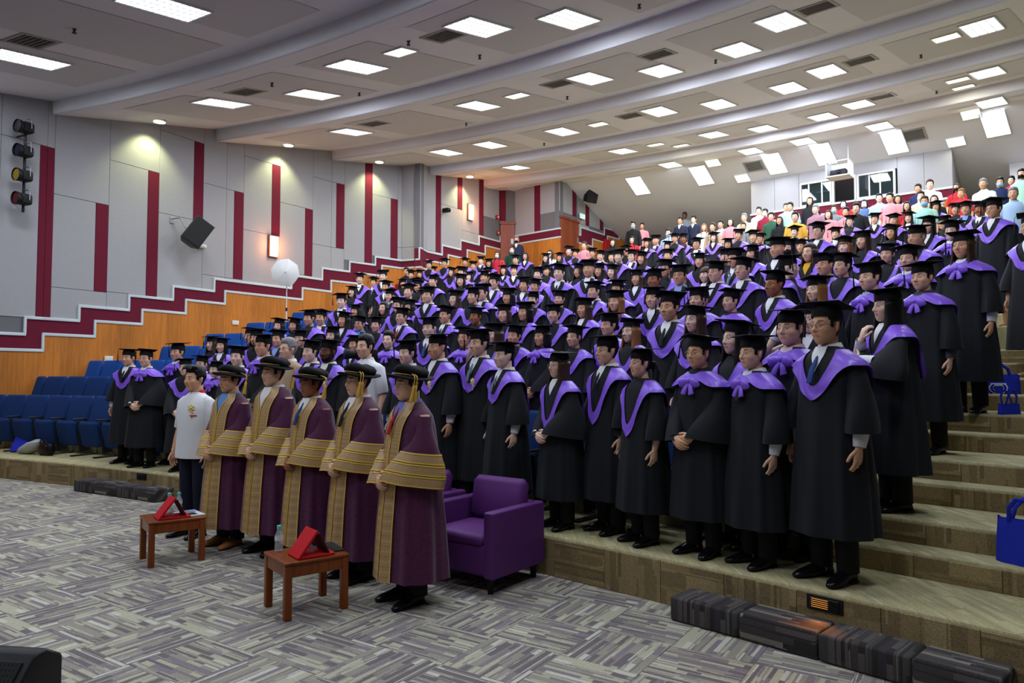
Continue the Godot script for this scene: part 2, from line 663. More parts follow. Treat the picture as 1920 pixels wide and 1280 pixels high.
# joints of the arms: [shoulder, elbow, wrist, fingers' direction, palm, thumb, curl] for side -1 (right, the picture's left) and 1
func arm(pose: String, side: int) -> Array:
	var x := float(side)
	match pose:
		"clasp":
			if side > 0:
				return [Vector3(0.165, 1.375, -0.01), Vector3(0.245, 1.11, 0.0), Vector3(0.085, 0.955, 0.215), Vector3(-0.80, -0.52, 0.30), Vector3(-0.3, 0.1, -1), Vector3(-0.1, 0.9, 0.2), 0.75]
			return [Vector3(-0.165, 1.375, -0.01), Vector3(-0.245, 1.11, 0.0), Vector3(-0.075, 0.93, 0.245), Vector3(0.84, -0.52, 0.14), Vector3(0.2, -0.1, -1), Vector3(0.1, 0.9, 0.1), 0.5]
		"folded":
			if side > 0:
				return [Vector3(0.165, 1.375, -0.01), Vector3(0.25, 1.14, 0.14), Vector3(0.0, 1.18, 0.25), Vector3(-0.9, 0.15, 0.05), Vector3(0, 0, -1), Vector3(0, 1, 0), 0.4]
			return [Vector3(-0.165, 1.375, -0.01), Vector3(-0.24, 1.16, 0.13), Vector3(-0.03, 1.34, 0.22), Vector3(0.25, 0.9, -0.2), Vector3(0.1, 0, -1), Vector3(0.8, 0, 0.3), 0.7]
		"shade":
			if side > 0:
				return [Vector3(0.165, 1.375, -0.01), Vector3(0.28, 1.12, 0.02), Vector3(0.27, 0.88, 0.08), Vector3(0, -1, 0.08), Vector3(-1, 0, 0.1), Vector3(0, 0, 1), 0.3]
			return [Vector3(-0.165, 1.375, -0.01), Vector3(-0.36, 1.30, 0.18), Vector3(-0.20, 1.57, 0.17), Vector3(0.75, 0.52, 0.02), Vector3(0.1, -0.9, -0.6), Vector3(0.2, -0.3, -0.9), 0.12]
		"phone":
			if side > 0:
				return [Vector3(0.165, 1.375, -0.01), Vector3(0.24, 1.14, 0.13), Vector3(0.075, 1.36, 0.27), Vector3(-0.1, 0.95, 0.12), Vector3(-1, 0, 0.1), Vector3(0, 0.1, -1), 0.45]
			return [Vector3(-0.165, 1.375, -0.01), Vector3(-0.24, 1.14, 0.13), Vector3(-0.075, 1.36, 0.27), Vector3(0.1, 0.95, 0.12), Vector3(1, 0, 0.1), Vector3(0, 0.1, -1), 0.45]
	return [Vector3(x * 0.165, 1.375, -0.01), Vector3(x * 0.238, 1.10, -0.015), Vector3(x * 0.252, 0.855, 0.05), Vector3(-x * 0.05, -1, 0.10), Vector3(-x, 0, 0.15), Vector3(x * 0.1, 0, 1), 0.32]


const HEAD := Vector3(0, 1.60, 0.02)


# skin and eyes: head, neck, trunk, arms, hands and legs in one mesh
func body_mesh(kind: int, fine: bool, pose: String) -> ArrayMesh:
	var key := "body%d%s%s" % [kind, fine, pose]
	if SH.has(key):
		return SH[key]
	var hk := "head%d%s" % [kind, fine]
	if not SH.has(hk):
		SH[hk] = head_rows(kind, 64 if fine else 30, 50 if fine else 26)
	var mb := MB.new()
	mb.begin()
	var rows: Array = SH[hk]
	var n: int = rows[0].size()
	for row in rows:
		for q in row:
			mb.c = skin_tint(q, kind)
			mb.p(q + HEAD)
	for j in rows.size() - 1:
		for i in n:
			var k := (i + 1) % n
			mb.quad(mb.start + j * n + i, mb.start + j * n + k, mb.start + (j + 1) * n + k, mb.start + (j + 1) * n + i)
	mb.face_out()
	mb.c = Color.WHITE
	var wide: float = [1.0, 0.95, 1.1][kind]
	for s in [-1.0, 1.0]:
		var b := Basis(Vector3.UP, s * 0.45) * Basis(Vector3.FORWARD, s * 0.12)
		mb.ell(HEAD + Vector3(s * 0.079 * wide, -0.004, -0.012), Vector3(0.011, 0.031, 0.019), 10 if fine else 6, 7 if fine else 5, b)
		if fine:
			mb.c = Color(0.78, 0.62, 0.6)
			mb.ell(HEAD + Vector3(s * 0.084 * wide, -0.004, -0.008), Vector3(0.009, 0.017, 0.009), 8, 5, b)
			mb.c = Color.WHITE
	var neck: float = [0.055, 0.045, 0.064][kind]
	mb.tube([HEAD + Vector3(0, -0.035, -0.022), HEAD + Vector3(0, -0.10, -0.026), HEAD + Vector3(0, -0.15, -0.034), HEAD + Vector3(0, -0.19, -0.04)], [neck * 0.98, neck, neck * 1.1, neck * 1.5], 14 if fine else 8)
	mb.tube([Vector3(0, 1.44, -0.015), Vector3(0, 1.38, -0.01), Vector3(0, 1.2, 0), Vector3(0, 0.98, 0), Vector3(0, 0.86, 0)], [0.07, 0.135, 0.14, 0.125, 0.13], 10, Vector2(1.2, 0.72))
	for s in [-1, 1]:
		var a := arm(pose, s)
		mb.tube([a[0], a[0].lerp(a[1], 0.5), a[1], a[1].lerp(a[2], 0.4), a[2]], [0.052, 0.046, 0.040, 0.037, 0.026], 9 if fine else 6)
		hand(mb, a[2], a[3], a[4], a[5], a[6], fine)
		mb.tube([Vector3(s * 0.085, 0.9, 0), Vector3(s * 0.09, 0.5, 0.005), Vector3(s * 0.09, 0.3, -0.01), Vector3(s * 0.09, 0.10, -0.02), Vector3(s * 0.092, 0.045, -0.01)], [0.078, 0.056, 0.05, 0.035, 0.036], 8 if fine else 6)
		mb.tube([Vector3(s * 0.092, 0.045, -0.03), Vector3(s * 0.095, 0.045, 0.04), Vector3(s * 0.098, 0.032, 0.12), Vector3(s * 0.098, 0.028, 0.15)], [0.024, 0.026, 0.024, 0.014], 8 if fine else 6, Vector2(1, 0.6))
	mb.flush()
	for s in [-1.0, 1.0]:
		mb.ell(HEAD + Vector3(s * 0.031, 0.0035, 0.0810), Vector3(0.0125, 0.0046 if kind != 1 else 0.0054, 0.0098), 10, 6, Basis(Vector3.UP, s * 0.22))
	mb.flush()
	for s in [-1.0, 1.0]:
		mb.ell(HEAD + Vector3(s * 0.0312, 0.0035, 0.0862), Vector3(0.0056, 0.0048, 0.0062), 8, 6, Basis(Vector3.UP, s * 0.22))
	SH[key] = mb.mesh()
	return SH[key]


# ---------------------------------------------------------------- hair, caps, glasses

func hair_mesh(style: String, capped: bool, kind: int) -> ArrayMesh:
	var key := "hair%s%s%d" % [style, capped, kind]
	if SH.has(key):
		return SH[key]
	var mb := MB.new()
	var nu := 36
	var nv := 26
	var woman := style in ["l", "b", "f"]
	var rows := []
	var rng2 := RandomNumberGenerator.new()
	rng2.seed = 3
	for j in nv + 1:
		var f := deg_to_rad(lerpf(-55.0, 88.0, float(j) / nv))
		var row := PackedVector3Array()
		for i in nu:
			var dir := head_dir(-1.0 + 2.0 * i / nu, f)
			var r := head_radius(dir, kind)
			var q := dir * r
			var line := 0.072
			if q.z < 0.055:
				line = lerpf(0.072, -0.012, smoothstep(0.055, 0.028, q.z))
			if q.z < 0.0:
				line = lerpf(-0.012, -0.065, smoothstep(0.0, -0.03, q.z))
			if style == "f":
				line = minf(line, 0.036 + 0.004 * sin(q.x * 180.0))
			if woman and q.z < 0.04:
				line = minf(line, -0.055)
			if style == "n":
				line += 0.02
			var h := q.y - line
			if not woman and absf(q.x) > 0.06 and q.z > -0.032 and q.z < 0.014 and q.y < 0.024:
				h = -0.02
			var thick := 0.010
			if style in ["l", "b", "f"]:
				thick = 0.017
			elif style == "n":
				thick = 0.003
			elif not capped:
				thick = 0.012 + 0.020 * smoothstep(0.05, 0.11, q.y)
			elif style == "s":
				thick = 0.008
			thick *= rng2.randf_range(0.9, 1.1)
			var m := smoothstep(-0.007, 0.007, h)
			row.append(HEAD + dir * (r + thick * m - 0.008 * (1.0 - m)))
		rows.append(row)
	mb.grid(rows, true, HEAD)
	if style == "q":
		for k in 9:
			var x := lerpf(-0.055, 0.055, k / 8.0)
			mb.tube([HEAD + Vector3(x, 0.095, 0.0), HEAD + Vector3(x, 0.135 - absf(x) * 0.2, 0.04), HEAD + Vector3(x * 1.05, 0.142 - absf(x) * 0.3, 0.085), HEAD + Vector3(x * 1.1, 0.118 - absf(x) * 0.3, 0.105)], [0.02, 0.024, 0.018, 0.006], 7)
	if woman:
		var long: float = {"l": 0.34, "b": 0.125, "f": 0.135}[style]
		var reach: float = {"l": 128.0, "b": 118.0, "f": 124.0}[style]
		rows = []
		for j in 11:
			var t := j / 10.0
			var y := 0.045 - t * (long + 0.045)
			var row := PackedVector3Array()
			for k in 2:
				for i in 19:
					var a := deg_to_rad(lerpf(-reach, reach, (i if k == 0 else 18 - i) / 18.0))
					var out := (0.020 if k == 0 else 0.0) + 0.006 * sin(i * 2.4 + j * 0.9) * t
					var body := lerpf(1.0, 1.14, smoothstep(0.25, 0.6, t)) if style == "l" else lerpf(1.0, 1.05, t)
					if style != "l":
						out -= 0.008 * smoothstep(0.7, 1.0, t)
					var ra := (0.076 + out) * body
					var rb := (0.094 + out) * body
					row.append(HEAD + Vector3(sin(a) * ra, y, -0.012 - cos(a) * rb + 0.02 * t * float(style == "l")))
			rows.append(row)
		mb.grid(rows, true, null, 3)
	if style == "p":
		mb.tube([HEAD + Vector3(0, 0.01, -0.10), HEAD + Vector3(0.01, 0.0, -0.14), HEAD + Vector3(0.025, -0.08, -0.15), HEAD + Vector3(0.045, -0.2, -0.12), HEAD + Vector3(0.055, -0.3, -0.10)], [0.025, 0.03, 0.038, 0.03, 0.008], 10)
	if style in ["u", "p"]:
		mb.ell(HEAD + Vector3(0, -0.015, -0.112), Vector3(0.036, 0.034, 0.026), 10, 7)
	SH[key] = mb.mesh()
	return SH[key]


func cap_meshes() -> void:
	var mb := MB.new()
	var rows := []
	for k in [[0.050, 0.0835, 0.103], [0.052, 0.0865, 0.106], [0.085, 0.086, 0.104], [0.118, 0.079, 0.094], [0.132, 0.060, 0.07]]:
		var row := PackedVector3Array()
		for i in 28:
			var a := TAU * i / 28
			var dip := -0.020 * maxf(0.0, -cos(a)) if k[0] < 0.06 else 0.0
			row.append(HEAD + Vector3(sin(a) * k[1], k[0] + dip, -0.012 + cos(a) * k[2]))
		rows.append(row)
	mb.grid(rows, true, null, 2)
	SH.cap = mb.mesh()
	mb = MB.new()
	mb.box(HEAD + Vector3(0, 0.136, -0.012), Vector3(0.262, 0.007, 0.262), 0.003)
	mb.ell(HEAD + Vector3(0, 0.142, -0.012), Vector3(0.012, 0.006, 0.012), 10, 6)
	SH.board = mb.mesh()
	mb = MB.new()
	var e := HEAD + Vector3(-0.118, 0.141, 0.055)
	mb.tube([HEAD + Vector3(0, 0.145, -0.012), HEAD + Vector3(-0.06, 0.143, 0.02), e, e + Vector3(-0.018, -0.02, 0.004), e + Vector3(-0.019, -0.09, 0.004)], [0.0028], 5)
	mb.tube([e + Vector3(-0.019, -0.085, 0.004), e + Vector3(-0.019, -0.10, 0.004), e + Vector3(-0.019, -0.12, 0.004), e + Vector3(-0.019, -0.20, 0.006)], [0.004, 0.0075, 0.006, 0.009], 7)
	SH.tassel = mb.mesh()
	# the soft velvet bonnet of the robed officers
	mb = MB.new()
	rows = []
	for k in [[0.046, 0.087, 0.106], [0.050, 0.150, 0.168], [0.056, 0.166, 0.184], [0.064, 0.163, 0.180], [0.070, 0.105, 0.122]]:
		var row := PackedVector3Array()
		for i in 36:
			var a := TAU * i / 36
			var q := Vector3(sin(a) * k[1], k[0], -0.012 + cos(a) * k[2])
			q.y += 0.012 * cos(a * 2.0) * smoothstep(0.1, 0.16, k[1]) - 0.012 * cos(a) * float(k[1] > 0.12)
			row.append(HEAD + q)
		rows.append(row)
	mb.grid(rows, true, null, 3)
	SH.brim = mb.mesh()
	mb = MB.new()
	rows = []
	for k in [[0.064, 0.098, 0.115], [0.085, 0.118, 0.134], [0.112, 0.122, 0.138], [0.135, 0.098, 0.112], [0.148, 0.05, 0.06]]:
		var row := PackedVector3Array()
		for i in 36:
			var a := TAU * i / 36
			var w := 1.0 + 0.03 * sin(a * 9.0)
			row.append(HEAD + Vector3(sin(a) * k[1] * w, k[0] + 0.01 * sin(a * 2.0 + 1.0), -0.018 + cos(a) * k[2] * w))
		rows.append(row)
	mb.grid(rows, true, null, 2)
	SH.bonnet = mb.mesh()
	mb = MB.new()
	var ring := []
	for i in 29:
		var a := TAU * i / 28
		ring.append(HEAD + Vector3(sin(a) * 0.108, 0.076, -0.015 + cos(a) * 0.125))
	mb.tube(ring, [0.004], 6, Vector2.ONE, 0)
	SH.hat_cord = mb.mesh()
	mb = MB.new()
	for s in [0.0, 0.022]:
		var q := HEAD + Vector3(0.158, 0.07, 0.07 - s)
		mb.tube([HEAD + Vector3(0.10, 0.086, 0.05 - s), q, q + Vector3(0.008, -0.02, 0), q + Vector3(0.006, -0.07, 0)], [0.0035], 6)
		mb.tube([q + Vector3(0.006, -0.065, 0), q + Vector3(0.006, -0.078, 0), q + Vector3(0.006, -0.10, 0), q + Vector3(0.004, -0.185, 0.004 - s * 0.6)], [0.005, 0.011, 0.009, 0.016], 9)
	SH.gold_tassel = mb.mesh()
	# glasses
	for style in ["round", "flat"]:
		mb = MB.new()
		var hy := 0.017 if style == "round" else 0.013
		for s in [-1.0, 1.0]:
			ring = []
			for i in 17:
				var a := TAU * i / 16
				ring.append(HEAD + Vector3(s * 0.033 + sin(a) * 0.022, 0.002 + cos(a) * hy, 0.106 - absf(sin(a) * 0.5 + 0.5 * s) * 0.006))
			mb.tube(ring, [0.0013], 4, Vector2.ONE, 0)
			mb.tube([HEAD + Vector3(s * 0.054, 0.006, 0.101), HEAD + Vector3(s * 0.079, 0.008, 0.05), HEAD + Vector3(s * 0.086, 0.008, -0.005)], [0.0014], 4)
		mb.tube([HEAD + Vector3(-0.012, 0.006, 0.106), HEAD + Vector3(0, 0.009, 0.108), HEAD + Vector3(0.012, 0.006, 0.106)], [0.0013], 4)
		SH["glasses_" + style] = mb.mesh()
	# face mask
	mb = MB.new()
	rows = []
	for j in 7:
		var y := lerpf(-0.012, -0.105, j / 6.0)
		var row := PackedVector3Array()
		for i in 11:
			var a := deg_to_rad(lerpf(-62, 62, i / 10.0))
			var bulge := 0.107 + 0.010 * cos(a) * sin(j / 6.0 * PI) - 0.03 * smoothstep(0.6, 1.0, j / 6.0)
			row.append(HEAD + Vector3(sin(a) * 0.078, y, cos(a) * bulge))
		rows.append(row)
	mb.grid(rows, false, HEAD)
	for s in [-1.0, 1.0]:
		mb.tube([HEAD + Vector3(s * 0.068, -0.03, 0.05), HEAD + Vector3(s * 0.084, -0.01, -0.02)], [0.0015], 4)
		mb.tube([HEAD + Vector3(s * 0.064, -0.08, 0.045), HEAD + Vector3(s * 0.084, -0.015, -0.02)], [0.0015], 4)
	SH.mask = mb.mesh()
	# beard and moustache: shells over the lower face
	for which in ["beard", "moustache"]:
		mb = MB.new()
		rows = []
		for j in 15:
			var f := deg_to_rad(lerpf(-70, 0, j / 14.0))
			var row := PackedVector3Array()
			for i in 25:
				var dir := head_dir(lerpf(-0.72, 0.72, i / 24.0), f)
				var r := head_radius(dir, 0)
				var q := dir * r
				var on := q.y < -0.066 or absf(q.x) > 0.046 and q.y < -0.012 and q.z < 0.06 or absf(q.x) < 0.03 and q.y < -0.040 and q.y > -0.052
				if which == "moustache":
					on = absf(q.x) < 0.03 and q.y < -0.040 and q.y > -0.0525
				row.append(HEAD + dir * (r + (0.006 if on else -0.006)))
			rows.append(row)
		mb.grid(rows, false, HEAD)
		SH[which] = mb.mesh()


# ---------------------------------------------------------------- gowns and clothes

const GOWN := [[0.30, 0.275, 0.225], [0.62, 0.255, 0.205], [0.95, 0.225, 0.175], [1.15, 0.208, 0.155], [1.29, 0.207, 0.138], [1.375, 0.192, 0.122], [1.42, 0.150, 0.104], [1.452, 0.098, 0.088], [1.472, 0.074, 0.078]]
const ROBE := [[0.20, 0.30, 0.25], [0.60, 0.275, 0.225], [0.95, 0.245, 0.19], [1.15, 0.228, 0.17], [1.29, 0.222, 0.148], [1.375, 0.205, 0.128], [1.42, 0.16, 0.108], [1.455, 0.105, 0.094], [1.478, 0.082, 0.084]]


# a point on the gown: "a" round the body from the front, u along the rings from hem (0) to neck (8)
func gown_at(rings: Array, a: float, u: float, out := 0.0) -> Vector3:
	u = clampf(u, 0.0, 7.999)
	var i := int(u)
	var t := u - i
	var y := lerpf(rings[i][0], rings[i + 1][0], t)
	var rx := lerpf(rings[i][1], rings[i + 1][1], t) + out
	var rz := lerpf(rings[i][2], rings[i + 1][2], t) + out
	var fold := clampf((4.3 - u) / 4.3, 0.0, 1.0)
	var w := 1.0 + fold * (0.045 * sin(a * 9.0 + 0.6) + 0.03 * sin(a * 5.0 + 2.0) + 0.02 * sin(a * 17.0))
	var sx := sin(a)
	var cz := cos(a)
	return Vector3(signf(sx) * pow(absf(sx), 0.88) * rx * w, y, signf(cz) * pow(absf(cz), 0.88) * rz * w - 0.01)


func gown_shell(mb: MB, rings: Array, n: int) -> void:
	var rows := []
	for u in [0.0, 0.5, 1.0, 1.5, 2.0, 2.5, 3.0, 3.5, 4.0, 4.5, 5.0, 5.5, 6.0, 6.5, 7.0, 7.99]:
		var row := PackedVector3Array()
		for i in n:
			row.append(gown_at(rings, TAU * i / n, u))
		rows.append(row)
	mb.grid(rows, true)


# a band lying on the gown between inner and outer u, given as functions of the angle from the front
func gown_band(mb: MB, rings: Array, a0: float, a1: float, inner: Callable, outer: Callable, out: Callable, n := 40, m := 7) -> void:
	var rows := []
	for j in m:
		var row := PackedVector3Array()
		for i in n:
			var a := lerpf(a0, a1, float(i) / (n - 1))
			var t := float(j) / (m - 1)
			row.append(gown_at(rings, a, lerpf(outer.call(a), inner.call(a), t), out.call(a, t)))
		rows.append(row)
	mb.grid(rows, false, Vector3(0, 1.25, 0))


# sleeve: t from shoulder (0) to opening (1), "a" round it; the cloth hangs from the whole arm, so the opening is a long oval under the forearm
func sleeve_at(pose: String, side: int, t: float, a: float, bell: float, out := 0.0) -> Vector3:
	var j := arm(pose, side)
	var sh: Vector3 = j[0]
	var el: Vector3 = j[1]
	var wr: Vector3 = j[2]
	var fore := Vector3(wr.x - el.x, 0, wr.z - el.z)
	var axis := fore.normalized() if fore.length() > 0.08 else Vector3(side * 0.2, 0, 1).normalized()
	var reach := maxf(fore.length() * 0.78, 0.0)
	var low := minf(el.y, wr.y) - 0.045 * bell
	var lift := 0.0
	if pose == "sides":
		low = wr.y + 0.085
	elif pose == "folded" or pose == "phone" or pose == "shade":
		low = minf(el.y, wr.y) - 0.10 * bell
		lift = clampf(wr.y - el.y, -0.2, 0.28) * 0.75
	var foot := el + axis * reach * 0.5
	var q := sh.lerp(Vector3(foot.x, low, foot.z), t)
	q += (el - sh.lerp(foot, 0.5)) * Vector3(1, 0, 1) * sin(t * PI) * 0.45
	var across := Vector3(axis.z, 0, -axis.x)
	var grow := smoothstep(0.12, 1.0, t)
	var half_long := lerpf(0.068, 0.085 + reach * 0.5 + 0.025 * bell, grow) + out
	var half_wide := lerpf(0.066, 0.072 + 0.014 * bell, grow) + out
	var fold := 1.0 + (0.05 * sin(a * 5.0 + side * 1.3) + 0.03 * sin(a * 11.0)) * grow
	var e := q + (axis * cos(a) * half_long + across * sin(a) * half_wide) * fold
	e.y += lift * grow * cos(a) + (0.03 * grow * cos(a) if pose == "clasp" else 0.0)
	return e


func sleeve_shell(mb: MB, pose: String, side: int, n: int, m: int, bell: float, t0 := 0.0, t1 := 1.0, out := 0.0) -> void:
	var rows := []
	for j in m + 1:
		var row := PackedVector3Array()
		for i in n + 1:
			row.append(sleeve_at(pose, side, lerpf(t0, t1, float(j) / m), TAU * i / n, bell, out))
		rows.append(row)
	mb.grid(rows, false, arm(pose, side)[1])


func hood_mesh(style: String) -> ArrayMesh:
	var key := "hood" + style
	if SH.has(key):
		return SH[key]
	var mb := MB.new()
	var inner := func(a: float) -> float:
		var x := absf(a)
		if style == "B":
			return lerpf(6.5, 7.3, smoothstep(0.0, 0.7, x))
		if style == "D":
			return lerpf(2.55, 7.0, smoothstep(0.0, 1.15, x))
		return lerpf(3.5, 7.0, smoothstep(0.0, 1.1, x))
	var outer := func(a: float) -> float:
		var x := absf(a)
		var u := 5.0
		if style == "B":
			u = lerpf(5.25, 4.55, smoothstep(0.15, 0.9, x))
		else:
			u = lerpf(2.0 if style == "D" else 2.9, 4.7, smoothstep(0.0, 1.15, x))
		return lerpf(u, 2.4, smoothstep(1.7, 2.5, x))
	var out := func(a: float, t: float) -> float:
		var s := absf(sin(a))
		return 0.012 + 0.052 * s * s * (1.0 - t) * (1.0 - t) + 0.005 * sin(a * 14.0 + t * 9.0) * (1.0 - t)
	gown_band(mb, GOWN, -PI, PI, inner, outer, out, 73, 9)
	if style == "B":
		# the small gathered bow at the throat
		for s in [-1.0, 1.0]:
			mb.tube([Vector3(0, 1.385, 0.135), Vector3(s * 0.035, 1.378, 0.150), Vector3(s * 0.075, 1.36, 0.15), Vector3(s * 0.10, 1.345, 0.14)], [0.012, 0.030, 0.040, 0.010], 9, Vector2(0.5, 1.0))
			mb.tube([Vector3(0, 1.38, 0.14), Vector3(s * 0.025, 1.33, 0.155), Vector3(s * 0.04, 1.275, 0.165)], [0.012, 0.022, 0.028], 7, Vector2(1.0, 0.4))
		mb.ell(Vector3(0, 1.383, 0.148), Vector3(0.019, 0.022, 0.014), 10, 7)
	SH[key] = mb.mesh()
	return SH[key]


func shirt_meshes() -> void:
	# a turned-down collar and the wedge of shirt seen in the gown's opening
	var mb := MB.new()
	var rows := []
	for k in [[1.445, 0.070, 0.074, 0.0], [1.492, 0.062, 0.064, -0.004], [1.497, 0.066, 0.068, -0.004], [1.462, 0.083, 0.090, 0.002]]:
		var row := PackedVector3Array()
		for i in 25:
			var a := lerpf(0.14, TAU - 0.14, i / 24.0)
			var dip := 0.030 * maxf(0.0, cos(a)) * (1.4 if k[0] < 1.48 else 0.6)
			row.append(Vector3(sin(a) * k[1], k[0] - dip, cos(a) * k[2] + k[3] - 0.012))
		rows.append(row)
	mb.grid(rows, false, Vector3(0, 1.45, -0.01))
	gown_band(mb, GOWN, -0.55, 0.55, func(_a): return 7.95, func(a): return lerpf(4.2, 7.9, clampf(absf(a) / 0.55, 0, 1)), func(_a, _t): return 0.004, 15, 7)
	SH.shirt = mb.mesh()
	mb = MB.new()
	mb.tube([Vector3(0, 1.452, 0.070), Vector3(0, 1.432, 0.082), Vector3(0, 1.41, 0.098), Vector3(0, 1.33, 0.150), Vector3(0, 1.24, 0.178)], [0.013, 0.016, 0.011, 0.021, 0.024], 8, Vector2(1.0, 0.35))
	SH.tie = mb.mesh()
	mb = MB.new()
	for s in [-1, 1]:
		mb.tube([Vector3(s * 0.09, 0.95, 0), Vector3(s * 0.095, 0.5, 0.0), Vector3(s * 0.097, 0.25, -0.012), Vector3(s * 0.098, 0.07, -0.02)], [0.098, 0.082, 0.074, 0.070], 14, Vector2(0.9, 1.0))
	SH.trousers = mb.mesh()
	mb = MB.new()
	_shoe(mb, 0.0, 0.0)
	SH.shoe = mb.mesh()
	mb = MB.new()
	_shoe(mb, 0.0, 0.07)
	SH.heel_shoe = mb.mesh()
	mb = MB.new()
	for i in 6:
		var a := TAU * i / 6
		mb.ell(Vector3(sin(a) * 0.016, 0.02 + cos(a) * 0.018, 0.006), Vector3(0.012, 0.016, 0.006), 7, 5, Basis(Vector3.FORWARD, a))
	mb.ell(Vector3(0, 0.02, 0.012), Vector3(0.010, 0.010, 0.010), 7, 5)
	mb.tube([Vector3(0, 0.01, 0.004), Vector3(0.004, -0.03, 0.006), Vector3(0.002, -0.065, 0.004)], [0.006, 0.005, 0.004], 6)
	mb.tube([Vector3(0, -0.01, 0.004), Vector3(0.035, -0.025, 0.006)], [0.006, 0.002], 6)
	SH.corsage = mb.mesh()


func _shoe(mb: MB, x: float, heel: float) -> void:
	var rows := []
	for k in [[-0.085, 0.028, 0.045], [-0.075, 0.036, 0.075], [-0.03, 0.038, 0.100], [0.03, 0.040, 0.092], [0.09, 0.047, 0.066], [0.15, 0.043, 0.048], [0.192, 0.024, 0.030]]:
		var lift := heel * smoothstep(0.08, -0.05, k[0])
		var top: float = k[2] * (0.45 if heel > 0.0 else 1.0)
		var row := PackedVector3Array()
		for i in 14:
			var a := TAU * i / 14
			row.append(Vector3(x + cos(a) * k[1], lift + maxf(0.0, (sin(a) * 0.5 + 0.5) * top + 0.004), k[0]))
		rows.append(row)
	mb.grid(rows, true, null, 3)
	if heel > 0.0:
		mb.tube([Vector3(x, heel + 0.01, -0.065), Vector3(x, 0.04, -0.072), Vector3(x, 0.0, -0.075)], [0.024, 0.012, 0.009], 8)
	else:
		mb.box(Vector3(x, 0.010, -0.05), Vector3(0.076, 0.02, 0.075), 0.004)


# torso of ordinary clothes with sleeves; "long" sleeves reach the wrist
func top_mesh(pose: String, long: bool, kind: int) -> ArrayMesh:
	var key := "top%s%s%d" % [pose, long, kind]
	if SH.has(key):
		return SH[key]
	var mb := MB.new()
	var w: float = [1.0, 0.90, 1.12][kind]
	var rings := [[0.80, 0.205 * w, 0.145 * w], [0.86, 0.205 * w, 0.145 * w], [0.98, 0.195 * w, 0.14 * w], [1.12, 0.19 * w, 0.138 * w], [1.27, 0.205 * w, 0.135 * w], [1.36, 0.205 * w, 0.12], [1.415, 0.165, 0.10], [1.45, 0.095, 0.082], [1.472, 0.068, 0.070]]
	var rows := []
	for r in rings:
		var row := PackedVector3Array()
		for i in 32:
			var a := TAU * i / 32
			var k := 1.0 + 0.018 * sin(a * 7.0 + r[0] * 9.0)
			row.append(Vector3(sin(a) * r[1] * k, r[0], cos(a) * r[2] * k - 0.01))
		rows.append(row)
	mb.grid(rows, true)
	for s in [-1, 1]:
		var a := arm(pose, s)
		var path := [a[0] + Vector3(-s * 0.03, 0.005, 0), a[0] + Vector3(s * 0.008, -0.02, 0), a[0].lerp(a[1], 0.5), a[1]]
		var radii := [0.06, 0.074, 0.068, 0.064]
		if long:
			path += [a[1].lerp(a[2], 0.5), a[2]]
			radii += [0.052, 0.038]
		mb.tube(path, radii, 12)
	SH[key] = mb.mesh()
	return SH[key]


func gown_mesh(pose: String, fine: bool) -> ArrayMesh:
	var key := "gown%s%s" % [pose, fine]
	if not SH.has(key):
		var mb := MB.new()
		gown_shell(mb, GOWN, 72 if fine else 40)
		SH[key] = mb.mesh()
	return SH[key]


func sleeve_mesh(pose: String, side: int, fine: bool) -> ArrayMesh:
	var key := "sleeve%s%d%s" % [pose, side, fine]
	if not SH.has(key):
		var mb := MB.new()
		sleeve_shell(mb, pose, side, 24 if fine else 12, 14 if fine else 7, 1.0)
		SH[key] = mb.mesh()
	return SH[key]


func cuff_mesh(pose: String, side: int) -> ArrayMesh:
	var key := "cuff%s%d" % [pose, side]
	if not SH.has(key):
		var mb := MB.new()
		var a := arm(pose, side)
		mb.tube([a[1].lerp(a[2], 0.5), a[1].lerp(a[2], 0.8), a[2]], [0.05, 0.044, 0.036], 12, Vector2.ONE, 0)
		SH[key] = mb.mesh()
	return SH[key]


